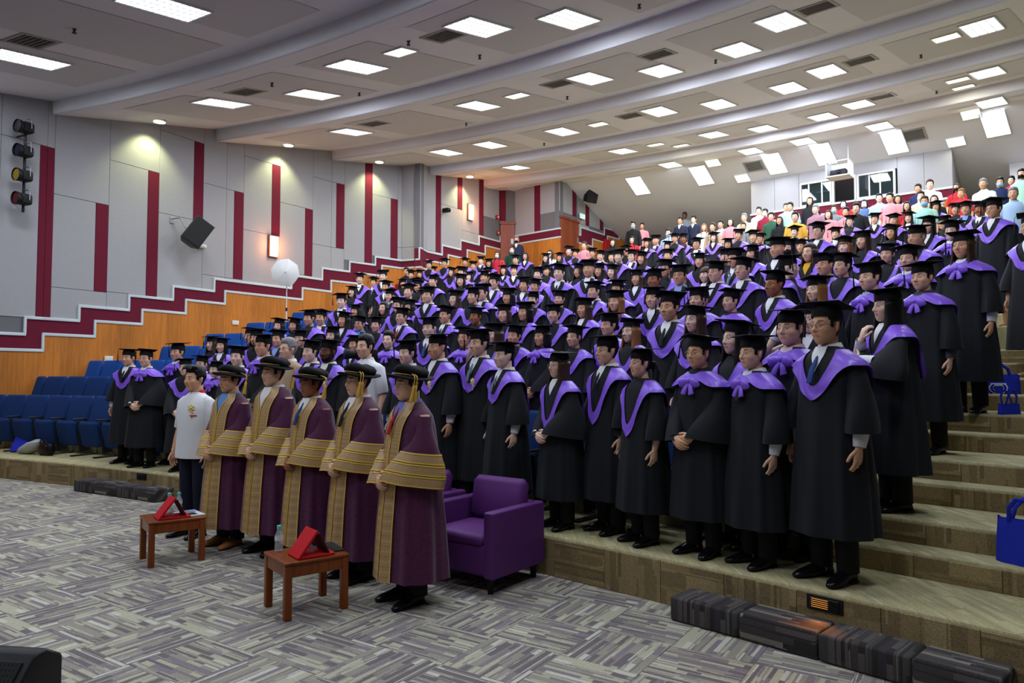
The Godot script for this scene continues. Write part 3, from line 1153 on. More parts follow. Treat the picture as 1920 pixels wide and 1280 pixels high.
# one person; see the list in people() for what the words mean
func person(words: PackedStringArray, label: String, at: Vector3, yaw: float, size: float, near: bool, group := "") -> Node3D:
	var role := words[0]
	var o := thing("person", label, "person", at, yaw, group)
	o.scale = Vector3.ONE * size
	var woman := words[1] == "w"
	var kind := 1 if woman else (2 if words.has("stout") else 0)
	var pose := "sides"
	for k in ["clasp", "folded", "shade", "phone"]:
		if words.has(k):
			pose = k
	var skin: String = ["skin_light", "skin_mid", "skin_pale", "skin_light", "skin_mid"][rng.randi() % 5]
	if woman:
		skin = ["skin_light", "skin_pale", "skin_light", "skin_mid"][rng.randi() % 4]
	if words.has("tan"):
		skin = "skin_tan"
	elif words.has("dark"):
		skin = "skin_dark"
	part("body", body_mesh(kind, near, pose), [M[skin], M.eye_white, M.eye_dark], o)
	var style := words[2]
	var capped := role == "g" and not words.has("nocap")
	if style != "n" or not capped:
		part("hair", hair_mesh(style, capped, kind), M["hair_" + words[3]], o)
	elif near:
		part("hair", hair_mesh("n", true, kind), M.hair_k, o)
	if words.has("gl"):
		part("glasses", SH["glasses_" + ("round" if rng.randf() < 0.5 else "flat")], M.frame_dark if rng.randf() < 0.6 else M.frame_gold, o)
	for k in ["mask", "maskk", "maskw"]:
		if words.has(k):
			part("face_mask", SH.mask, M["mask_black" if k == "maskk" else ("mask_blue" if rng.randf() < 0.45 else "mask_white")], o)
	if words.has("beard"):
		part("beard", SH.beard, M.hair_k, o)
	if words.has("mous"):
		part("moustache", SH.moustache, M.hair_k, o)
	if role == "g":
		part("gown", gown_mesh(pose, near), M.gown_black, o)
		for s in [-1, 1]:
			part("sleeve", sleeve_mesh(pose, s, near), M.gown_black, o)
		if words[4] != "-":
			part("hood", hood_mesh(words[4]), M.satin_purple, o)
		if words[5] != "-":
			part("shirt", SH.shirt, M["cloth_" + words[5]], o)
			if near:
				for s in [-1, 1]:
					part("cuff", cuff_mesh(pose, s), M["cloth_" + words[5]], o)
		for w in words:
			if w.begins_with("tie:"):
				part("tie", SH.tie, M["tie_" + w[4]], o)
		if capped:
			var cap := part("cap", SH.cap, M.cap_black, o)
			# the whole cap sits a little askew, each in its own way
			var tilt := Basis(Vector3.RIGHT, rng.randf_range(-0.16, 0.05)) * Basis(Vector3.FORWARD, rng.randf_range(-0.08, 0.08))
			var turn := tilt * Basis(Vector3.UP, PI / 4 + rng.randf_range(-0.55, 0.55))
			var pivot := HEAD + Vector3(0, 0.05, 0)
			cap.transform = Transform3D(tilt, pivot - tilt * pivot)
			var bd := part("board", SH.board, M.board_black, cap)
			var bt := tilt.inverse() * turn
			var bp := HEAD + Vector3(0, 0.05, -0.012)
			bd.transform = Transform3D(bt, bp - bt * bp)
			var ts := part("tassel", SH.tassel, M.tassel_gold if words.has("gold") else M.tassel_black, cap)
			var tt := Basis(Vector3.UP, rng.randf_range(-0.9, 0.4))
			ts.transform = Transform3D(tt, bp - tt * bp)
		if words.has("brooch"):
			part("corsage", SH.corsage, M.petal, o).position = Vector3(0.10, 1.22, 0.185)
	else:
		var top := "top_white"
		for w in words:
			if w.begins_with("top:"):
				top = "top_" + w.substr(4)
		part("shirt", top_mesh(pose, words.has("long") or top in ["top_suit", "top_tan", "top_black", "top_navy", "top_green"], kind), M[top], o)
		if top in ["top_suit", "top_tan", "top_sky", "top_mauve", "top_white", "top_navy", "top_forest", "top_maroon"] and not woman:
			part("collar", SH.shirt if top in ["top_suit", "top_tan"] else collar_mesh(), M.cloth_w if top in ["top_suit", "top_tan"] else M[top], o)
		if words.has("brooch"):
			part("corsage", SH.corsage, M.petal, o).position = Vector3(0.09, 1.26, 0.135)
	if near or role != "g":
		part("trousers", SH.trousers, M.trousers_navy if words.has("navy") else M.trousers_black, o)
	if near:
		var heel := words.has("heels") or words.has("whiteheels")
		for s in [-1, 1]:
			var sh := part("shoe", SH.heel_shoe if heel else SH.shoe, M.shoe_white if words.has("white") or words.has("whiteheels") else M.shoe_black, o)
			sh.position = Vector3(s * 0.098, 0, 0.0)
			sh.rotation.y = s * 0.18
			if words.has("white"):
				sh.scale = Vector3(1.15, 1.12, 1.0)
	return o


func collar_mesh() -> ArrayMesh:
	if not SH.has("collar"):
		var mb := MB.new()
		var rows := []
		for k in [[1.445, 0.070, 0.074], [1.490, 0.062, 0.064], [1.494, 0.066, 0.068], [1.452, 0.086, 0.094]]:
			var row := PackedVector3Array()
			for i in 25:
				var a := lerpf(0.2, TAU - 0.2, i / 24.0)
				row.append(Vector3(sin(a) * k[1], k[0] - 0.035 * maxf(0.0, cos(a)), cos(a) * k[2] - 0.012))
			rows.append(row)
		mb.grid(rows, false, Vector3(0, 1.45, -0.01))
		SH.collar = mb.mesh()
	return SH.collar


# ---------------------------------------------------------------- the robed officers and the man in the sports shirt

func officer(label: String, at: Vector3, yaw: float, size: float, skin: String, shirt: String, tie: String, glasses: bool, hat_turn: float, shoes: String, stout: bool, band_out: float) -> void:
	var o := thing("person", label, "person", at, yaw, "officers in maroon and gold robes")
	o.scale = Vector3.ONE * size
	part("body", body_mesh(2 if stout else 0, true, "clasp"), [M[skin], M.eye_white, M.eye_dark], o)
	part("hair", hair_mesh("s", true, 2 if stout else 0), M.hair_k, o)
	if glasses:
		part("glasses", SH.glasses_flat, M.frame_gold, o)
	if not SH.has("robe"):
		var mb := MB.new()
		gown_shell(mb, ROBE, 96)
		SH.robe = mb.mesh()
		for s in [-1, 1]:
			# each front edge carries a wide brocade facing with a yellow braid down either side
			var ai := func(u: float) -> float: return lerpf(0.03, 0.62, smoothstep(3.6, 8.0, u))
			var wide := func(u: float) -> float: return 0.085 / lerpf(0.27, 0.13, clampf(u / 8.0, 0, 1))
			for k in [["facing", 0.0, 1.0, 0.012], ["braid", -0.06, 0.05, 0.017], ["braid2", 0.95, 1.06, 0.017]]:
				mb = MB.new()
				var rows := []
				for j in 41:
					var u := lerpf(0.0, 7.9, j / 40.0)
					var row := PackedVector3Array()
					for i in 7:
						var f := lerpf(k[1], k[2], i / 6.0)
						var a: float = s * (ai.call(u) + f * wide.call(u))
						row.append(gown_at(ROBE, a, u, k[3]))
					rows.append(row)
				mb.grid(rows, false, Vector3(0, 1.1, 0))
				for i in mb.uv.size():
					mb.uv[i] = Vector2(mb.uv[i].x, mb.uv[i].y * 11.0)
				SH["%s%d" % [k[0], s]] = mb.mesh()
			mb = MB.new()
			sleeve_shell(mb, "clasp", s, 32, 20, 1.35)
			SH["robe_sleeve%d" % s] = mb.mesh()
			for b in 3:
				var t0: float = [0.55, 0.71, 0.87][b]
				var t1: float = [0.67, 0.83, 1.0][b]
				mb = MB.new()
				sleeve_shell(mb, "clasp", s, 32, 5, 1.35, t0, t1, 0.007)
				for i in mb.uv.size():
					mb.uv[i] = Vector2(mb.uv[i].x * 6.0, mb.uv[i].y * 1.0)
				SH["sleeve_band%d%d" % [s, b]] = mb.mesh()
				mb = MB.new()
				sleeve_shell(mb, "clasp", s, 32, 1, 1.35, t0 - 0.018, t0 + 0.006, 0.010)
				sleeve_shell(mb, "clasp", s, 32, 1, 1.35, t1 - 0.012, t1 + 0.012, 0.010)
				SH["sleeve_braid%d%d" % [s, b]] = mb.mesh()
		mb = MB.new()
		gown_band(mb, ROBE, -0.62, 0.62, func(_a): return 7.95, func(a): return lerpf(3.6, 7.0, clampf(absf(a) / 0.62, 0, 1)), func(_a, _t): return 0.006, 21, 9)
		SH.chest = mb.mesh()
	part("robe", SH.robe, M.velvet_maroon, o)
	part("shirt", SH.chest, M[shirt], o)
	part("collar", SH.shirt, M[shirt], o)
	if tie:
		part("tie", SH.tie, M[tie], o).position = Vector3(0, 0, 0.012)
	for s in [-1, 1]:
		var f := part("facing", SH["facing%d" % s], M.brocade, o)
		part("braid", SH["braid%d" % s], M.gold_trim, f)
		part("braid", SH["braid2%d" % s], M.gold_trim, f)
		var sl := part("sleeve", SH["robe_sleeve%d" % s], M.velvet_maroon, o)
		for b in 3:
			part("sleeve_band", SH["sleeve_band%d%d" % [s, b]], M.brocade, sl)
			part("braid", SH["sleeve_braid%d%d" % [s, b]], M.gold_trim, sl)
		part("cuff", cuff_mesh("clasp", s), M[shirt], o)
		var sh := part("shoe", SH.shoe, M[shoes], o)
		sh.position = Vector3(s * 0.10, 0, 0.02)
		sh.rotation.y = s * 0.2
	part("trousers", SH.trousers, M.trousers_black, o)
	var hat := part("hat", SH.bonnet, M.velvet_black, o)
	var t := Basis(Vector3.RIGHT, -0.12) * Basis(Vector3.FORWARD, 0.05)
	var p0 := HEAD + Vector3(0, 0.05, 0)
	hat.transform = Transform3D(t, p0 - t * p0)
	part("brim", SH.brim, M.velvet_black, hat)
	part("cord", SH.hat_cord, M.tassel_gold, hat)
	var ts := part("tassel", SH.gold_tassel, M.tassel_gold, hat)
	var tb := Basis(Vector3.UP, hat_turn)
	var p1 := HEAD + Vector3(0, 0.05, -0.012)
	ts.transform = Transform3D(tb, p1 - tb * p1)


func sports_shirt_man(at: Vector3, yaw: float, size: float) -> void:
	var o := thing("person", "man with black quiff in white and red polo shirt, far left of officers", "person", at, yaw)
	o.scale = Vector3.ONE * size
	part("body", body_mesh(2, true, "sides"), [M.skin_mid, M.eye_white, M.eye_dark], o)
	part("hair", hair_mesh("q", false, 2), M.hair_k, o)
	var sh := part("shirt", top_mesh("sides", false, 2), M.cloth_w, o)
	part("collar", collar_mesh(), M.cloth_r, sh)
	var mb := MB.new()
	for s in [-1.0, 1.0]:
		# a red panel up each flank, widening to the hem
		var rows := []
		for j in 9:
			var y := lerpf(0.80, 1.24, j / 8.0)
			var w := lerpf(0.50, 0.12, j / 8.0)
			var row := PackedVector3Array()
			for i in 7:
				var a: float = s * (PI / 2 + lerpf(-w, w, i / 6.0))
				var ra := 1.12 * (0.205 if y < 0.9 else 0.195) + 0.010
				row.append(Vector3(sin(a) * ra, y, cos(a) * 0.155 - 0.01))
			rows.append(row)
		mb.grid(rows, false, Vector3(0, 1.0, 0))
	part("side_panel", mb.mesh(), M.cloth_r, sh)
	mb = MB.new()
	mb.box(Vector3(0.115, 1.235, 0.125), Vector3(0.07, 0.012, 0.012), 0.003, Basis(Vector3.UP, 0.6))
	part("pocket_tab", mb.mesh(), M.cloth_r, sh)
	var c := part("corsage", SH.corsage, M.petal, o)
	c.position = Vector3(0.09, 1.29, 0.128)
	c.rotation.y = 0.5
	c.scale = Vector3.ONE * 1.25
	part("trousers", SH.trousers, M.trousers_navy, o)
	for s in [-1, 1]:
		var f := part("shoe", SH.shoe, M.shoe_black, o)
		f.position = Vector3(s * 0.10, 0, 0.02)
		f.rotation.y = s * 0.2


# ---------------------------------------------------------------- the room

func arc_slab(mb: MB, d0: float, d1: float, a0: float, a1: float, h0: float, h1: float, n: int, nose := 0.0) -> void:
	var prof := [Vector2(d0, h0), Vector2(d0, h1 - nose), Vector2(d0 + nose * 0.3, h1 - nose * 0.3), Vector2(d0 + nose, h1), Vector2(d1, h1), Vector2(d1, h0)]
	if nose <= 0.0:
		prof = [Vector2(d0, h0), Vector2(d0, h1), Vector2(d1, h1), Vector2(d1, h0)]
	for e in prof.size():
		var q0: Vector2 = prof[e]
		var q1: Vector2 = prof[(e + 1) % prof.size()]
		var rows := []
		for q in [q0, q1]:
			var row := PackedVector3Array()
			for i in n + 1:
				row.append(pol(q.x, lerpf(a0, a1, float(i) / n), q.y))
			rows.append(row)
		mb.grid(rows, false, pol((d0 + d1) / 2, (a0 + a1) / 2, (h0 + h1) / 2))
	for a in [a0, a1]:
		mb.begin()
		var id := []
		for q in prof:
			id.append(mb.p(pol(q.x, a, q.y)))
		for k in range(1, id.size() - 1):
			mb.idx.append_array(PackedInt32Array([id[0], id[k], id[k + 1]]))
		mb.face_out(pol((d0 + d1) / 2, (a0 + a1) / 2, (h0 + h1) / 2))


func build_room() -> void:
	for i in WALL.size() - 1:
		wall_s.append(wall_s[i] + WALL[i].distance_to(WALL[i + 1]))
	# stage floor: a slab, then half-metre carpet tiles turned by quarters
	var mb := MB.new()
	mb.box(Vector3(-1, -0.11, -4), Vector3(44, 0.20, 34), 0.0)
	var fl := struct("floor", mb.mesh(), M.dark_carpet_1)
	mb = MB.new()
	mb.box(Vector3.ZERO, Vector3(0.499, 0.012, 0.499), 0.002)
	# the tile's top shows the texture once
	for i in mb.v.size():
		mb.uv[i] = Vector2(mb.v[i].x + 0.25, mb.v[i].z + 0.25) * 2.0
	var tile := mb.mesh()
	var spots := []
	var b := Basis(Vector3.UP, deg_to_rad(-33.5))
	for i in range(-30, 31):
		for j in range(-30, 31):
			var q := b * Vector3(i * 0.5 + 0.13, 0, j * 0.5 + 0.21) + Vector3(-2.0, -0.0055, -7.0)
			var dd := Vector2(q.x - CX, -q.z - CZ).length() - RR
			var sx := absf(q.x / maxf(-q.z, 0.2))
			if dd < 0.3 and -q.z > 2.4 and sx < 0.95 and q.x > -13.0:
				spots.append([q, (i + j) % 2 != 0, q.length()])
	spots.sort_custom(func(p, q): return p[2] < q[2])
	var rest := [MB.new(), MB.new(), MB.new()]
	for n in spots.size():
		var s: Array = spots[n]
		var v := rng.randi() % 3
		var tb := b * Basis(Vector3.UP, PI / 2 * float(s[1]) + PI * float(rng.randi() % 2))
		if n < 300:
			var t := struct("carpet_tile", tile, M["carpet_%d" % v], fl)
			t.transform = Transform3D(tb, s[0])
			t.remove_meta("kind")
		else:
			var r: MB = rest[v]
			r.begin()
			var o := r.v.size()
			for k in [[-1, -1], [1, -1], [1, 1], [-1, 1]]:
				r.p(s[0] + tb * Vector3(k[0] * 0.249, 0.006, k[1] * 0.249), Vector2(k[0] * 0.5 + 0.5, k[1] * 0.5 + 0.5))
			r.quad(o, o + 1, o + 2, o + 3)
			r.face_out(s[0] - Vector3(0, 1, 0))
	for v in 3:
		part("far_carpet_tiles", rest[v].mesh(), M["carpet_%d" % v], fl).set_meta("kind", "stuff")
	# seating tiers
	for k in RISERS.size() - 1:
		mb = MB.new()
		arc_slab(mb, RISERS[k], RISERS[k + 1] + 0.02, 12.0, 53.0, floor_at(k) - RISE - (0.3 if k > 0 else 0.0), floor_at(k), 40, 0.018)
		var t := struct("floor_tier", mb.mesh(), M.tread_carpet)
		# carpet tiles hung on the riser, alternately upright and lying
		var w := rad_to_deg(0.5 / (RR + RISERS[k]))
		var from := 20.5 if k == 0 else 44.2
		var to := 47.6 if k == 0 else 46.9
		if k > 5:
			from = 45.2
			to = 46.6
		var n := 0
		if k == 0 or k <= 8:
			var a: float = from
			var hh := RISE if k == 0 else RISE / 2
			while a < to - 0.01:
				riser_tile(t, RISERS[k], a, minf(a + w, to), floor_at(k) - hh, hh, n)
				a += w
				n += 1
			if k > 0:
				# the half step of the aisle
				mb = MB.new()
				arc_slab(mb, RISERS[k] - 0.27, RISERS[k] + 0.01, from, to, floor_at(k - 1) - 0.01, floor_at(k) - RISE / 2, 6, 0.018)
				var hs := part("half_step", mb.mesh(), M.tread_carpet, t)
				a = from
				n = k
				while a < to - 0.01:
					riser_tile(hs, RISERS[k] - 0.27, a, minf(a + w, to), floor_at(k - 1), RISE / 2, n)
					a += w
					n += 1
	# two loose carpeted steps before the platform
	for s in [[43.79, 47.03, "low carpeted step in front of the platform, below the right aisle"], [28.3, 31.5, "low carpeted step in front of the platform, behind the left table"]]:
		var st := thing("carpeted_step", s[2], "step")
		var n := 0
		var a: float = s[0]
		var w := rad_to_deg(0.5 / RR)
		while a < s[1] - 0.02:
			var e := minf(a + w, s[1])
			mb = MB.new()
			var mid := (a + e) / 2
			var len := deg_to_rad(e - a) * RR
			mb.box(Vector3.ZERO, Vector3(len - 0.002, 0.1625, 0.28), 0.016)
			for i in mb.v.size():
				var q := mb.v[i]
				# the yarn wraps over the nose: upright tiles run front to back, lying tiles along
				var across := q.z + (q.y if q.y < 0.07 else 0.0)
				mb.uv[i] = Vector2(q.x + 0.25, (0.08 - q.y) + (0.14 - q.z)) * 2.0 if n % 2 == 0 else Vector2((0.08 - q.y) + (0.14 - q.z), q.x + 0.25 + across * 0.0) * 2.0
			var pt := part("carpet_tile", mb.mesh(), M["dark_carpet_%d" % (n % 2)], st)
			pt.transform = Transform3D(row_basis(mid), pol(-0.143, mid, 0.0813))
			a = e
			n += 1
	build_ceiling()
	build_left_wall()
	build_back()
	# the rest of the shell, behind and beside the camera
	for w in [["wall_right", xyz(16.2, 4.6, 6), Vector3(0.2, 10, 40)], ["wall_front", xyz(-2, 3.3, -6.5), Vector3(44, 7, 0.2)], ["wall_rear", xyz(4, 5.0, 32.0), Vector3(44, 12, 0.2)]]:
		mb = MB.new()
		mb.box(w[1], w[2])
		struct(w[0], mb.mesh(), M.wall_fabric)


func riser_tile(parent: Node, d: float, a0: float, a1: float, h: float, tall: float, n: int) -> void:
	var mb := MB.new()
	var mid := (a0 + a1) / 2
	var len := deg_to_rad(a1 - a0) * (RR + d)
	mb.box(Vector3.ZERO, Vector3(len - 0.003, tall - 0.022, 0.016), 0.003)
	for i in mb.v.size():
		var q := mb.v[i]
		mb.uv[i] = Vector2(q.x, q.y) * 1.6 + Vector2(0.5, 0.5) if n % 2 == 0 else Vector2(q.y, q.x) * 1.6 + Vector2(0.5, 0.5)
	var t := part("carpet_tile", mb.mesh(), M["riser_carpet_%d" % (n % 3)], parent)
	t.transform = Transform3D(row_basis(mid), pol(d - 0.004, mid, h + tall / 2 - 0.011))


func build_ceiling() -> void:
	var mb := MB.new()
	var n := 60
	for i in BAYS.size():
		var bay: Array = BAYS[i]
		var drop: float = BAYS[i + 1][1] if i + 1 < BAYS.size() else bay[3]
		var prof := [Vector2(bay[0], bay[1]), Vector2(bay[2], bay[3])]
		if drop < bay[3] - 0.05:
			prof.append(Vector2(bay[2] + 0.02, drop + 0.03))
			prof.append(Vector2(bay[2] + 0.05, drop))
		for e in prof.size() - 1:
			var rows := []
			for q in [prof[e], prof[e + 1]]:
				var row := PackedVector3Array()
				for k in n + 1:
					row.append(pol(q.x, lerpf(2.0, 72.0, float(k) / n), q.y))
				rows.append(row)
			mb.grid(rows, false, pol(bay[0], 36, 30))
	# the slab above, which closes the room
	mb.box(Vector3(0, 11.0, -12), Vector3(60, 0.3, 50))
	var c := struct("ceiling", mb.mesh(), M.ceiling_paint)
	# plain boards let into each bay between the lamps
	for i in range(2, 8):
		var bay: Array = BAYS[i]
		for a in [24.4, 28.0, 31.6, 35.6, 39.4, 43.0]:
			if i == 7 and a > 35 and a < 41:
				continue
			var d0: float = bay[0] + 0.55
			var d1: float = minf(bay[2] - 0.45, bay[0] + 4.4)
			if d1 - d0 < 1.0 and i != 7:
				continue
			mb = MB.new()
			var rows := []
			for t in 2:
				var d: float = d1 if t else d0
				var row := PackedVector3Array()
				for k in 7:
					row.append(pol(d, a + lerpf(-1.35, 1.35, k / 6.0), ceiling_at(d) - 0.006))
				rows.append(row)
			mb.grid(rows, false, pol((d0 + d1) / 2, a, 30))
			part("ceiling_board", mb.mesh(), M.ceiling_board, c)


# the frame of something let into the ceiling at d, a: x along the row, y up out of the room, z towards the stage
func ceiling_frame(d: float, a: float) -> Transform3D:
	var slope := (ceiling_at(d + 0.05) - ceiling_at(d - 0.05)) / 0.1
	return Transform3D(row_basis(a) * Basis(Vector3.RIGHT, atan(slope)), pol(d, a, ceiling_at(d)))


func build_left_wall() -> void:
	var end: float = wall_s[-1]
	# lower trim: where it steps up, and its height after the step; the upper trim is 0.31 higher and steps 0.33 m earlier
	var low := [[-1.0, 1.80], [19.2, 2.125], [20.6, 2.45], [21.64, 2.775], [22.71, 3.10], [23.83, 3.425], [24.96, 3.75], [27.43, 4.075], [28.49, 4.40], [29.45, 4.725], [30.32, 5.05], [32.45, 5.375], [33.6, 5.70], [34.68, 6.025], [35.78, 6.35], [36.9, 6.55], [41.9, 6.85], [43.1, 7.15], [44.0, 7.45], [44.9, 7.75]]
	var up := [[-1.0, 2.43], [20.26, 2.76], [21.3, 3.07], [22.39, 3.395], [23.48, 3.715], [24.63, 4.03], [27.04, 4.395], [28.15, 4.735], [29.13, 5.04], [30.07, 5.30], [31.79, 5.66], [33.28, 5.99], [34.3, 6.32], [35.4, 6.64], [36.75, 6.86], [41.0, 7.16], [42.85, 7.45], [43.71, 7.74], [44.6, 8.05]]
	var cuts := []
	for l in [low, up]:
		for q in l:
			cuts.append(maxf(q[0], 0.0))
	for q in wall_s:
		cuts.append(q)
	cuts.sort()
	var level := func(list: Array, s: float) -> float:
		var h: float = list[0][1]
		for q in list:
			if s >= q[0]:
				h = q[1]
		return h
	var wall := Node3D.new()
	wall.name = "wall_left"
	add_child(wall)
	wall.set_meta("kind", "structure")
	var wood := MB.new()
	var maroon := MB.new()
	var grey := MB.new()
	for i in cuts.size():
		var s0: float = cuts[i]
		var s1: float = cuts[i + 1] if i + 1 < cuts.size() else end
		if s1 - s0 < 0.004:
			continue
		var m := (s0 + s1) / 2
		var hl: float = level.call(low, m)
		var hu: float = level.call(up, m)
		wall_slab(wood, s0, s1, -0.2, hl, -0.2, 0.02)
		wall_slab(maroon, s0, s1, hl, hu, -0.2, 0.012)
		wall_slab(grey, s0, s1, hu, 10.4, -0.2, -0.012)
	struct("wainscot", wood.mesh(), M.wall_wood, wall)
	struct("fabric_band", maroon.mesh(), M.maroon_fabric, wall)
	struct("wall_back", grey.mesh(), M.wall_gap, wall)
	for l in [low, up]:
		var mb := MB.new()
		for i in l.size():
			var s0: float = maxf(l[i][0], 0.0)
			var s1: float = l[i + 1][0] if i + 1 < l.size() else end
			var corner := s0
			for w in wall_s:
				if w > s0 + 0.01 and w < s1 - 0.01:
					wall_slab(mb, corner - 0.02, w, l[i][1] - 0.03, l[i][1] + 0.03, 0.0, 0.04, 0.006)
					corner = w
			wall_slab(mb, corner - 0.02, s1 + 0.02, l[i][1] - 0.03, l[i][1] + 0.03, 0.0, 0.04, 0.006)
			if i > 0:
				wall_slab(mb, s0 - 0.025, s0 + 0.025, l[i - 1][1], l[i][1], 0.0, 0.042, 0.006)
		struct("trim", mb.mesh(), M.pale_trim, wall)
	# fabric panels in columns, jointed at the heights the photograph shows, and the maroon stripes between them
	var stripes := [[20.46, 6.22, 2.76], [21.61, 5.3, 3.41], [22.8, 6.3, 3.43], [24.0, 7.33, 5.39], [25.2, 6.37, 4.1], [26.36, 7.36, 5.42], [27.51, 6.37, 4.45], [28.66, 7.35, 5.4], [29.68, 9.0, 5.08], [30.67, 7.25, 5.33], [32.96, 9.0, 5.72], [34.14, 9.2, 7.4], [35.42, 9.2, 6.7], [36.70, 9.4, 7.45], [38.29, 9.2, 6.89], [40.43, 9.3, 7.5], [41.41, 8.22, 7.3], [42.53, 9.4, 7.32], [43.55, 8.2, 7.5], [44.52, 9.4, 8.1], [45.44, 9.4, 8.3]]
	var put := func(s0: float, s1: float, h0: float, h1: float, red: bool) -> void:
		# split at the corners of the wall
		var at := [s0]
		for w in wall_s:
			if w > s0 + 0.02 and w < s1 - 0.02:
				at.append(w)
		at.append(s1)
		for i in at.size() - 1:
			if h1 - h0 < 0.06:
				continue
			var mb := MB.new()
			wall_slab(mb, at[i] + 0.003, at[i + 1] - 0.003, h0 + 0.004, h1 - 0.004, -0.02, 0.008 if red else 0.004, 0.005)
			part("fabric_panel", mb.mesh(), M.maroon_fabric if red else M.wall_fabric, wall)
	var last := 14.0
	for s in [15.15, 16.3, 17.45, 18.6, 19.75]:
		put.call(last, s, 2.0, 5.36 if int(s) % 2 else 6.36, false)
		put.call(last, s, 5.36 if int(s) % 2 else 6.36, 9.6, false)
		last = s
	for q in stripes:
		var s1: float = minf(q[0] + 0.28, end - 0.01)
		var bottom: float = minf(level.call(up, last + 0.01), level.call(up, s1 - 0.01)) - 0.05
		if q[0] > 36.6 and q[0] < 37.4 or q[0] > 39.5 and q[0] < 40.85:
			bottom = 7.35
		elif q[0] > 40.85 and last < 40.85:
			last = 40.81
		elif q[0] > 37.4 and last < 37.33:
			last = 37.33
		var top: float = minf(q[1], 9.6)
		put.call(last, q[0], maxf(q[2], bottom), top, false)
		put.call(q[0], s1, maxf(q[2], bottom), top, true)
		if top < 9.5:
			put.call(last, s1, top, 9.6, false)
		if q[2] > bottom + 0.4:
			put.call(last, s1, bottom, q[2], false)
		last = s1
	# the two doors at the back of the hall
	for q in [[36.76, 37.33, 4.75, 7.3, "door_1"], [39.49, 40.81, 4.9, 7.25, "door_2"]]:
		var mb := MB.new()
		wall_slab(mb, q[0] + 0.02, q[1] - 0.02, q[2], q[3], 0.0, 0.07, 0.008)
		var dr := struct(q[4], mb.mesh(), M.door_wood)
		mb = MB.new()
		wall_slab(mb, q[0] - 0.02, q[1] + 0.02, q[3], q[3] + 0.09, 0.0, 0.1, 0.008)
		part("lintel", mb.mesh(), M.door_wood, dr)
		mb = MB.new()
		wall_slab(mb, q[1] - 0.16, q[1] - 0.06, q[3] - 0.75, q[3] - 0.55, 0.07, 0.085, 0.004)
		part("glazed_slot", mb.mesh(), M.grey_metal, dr)


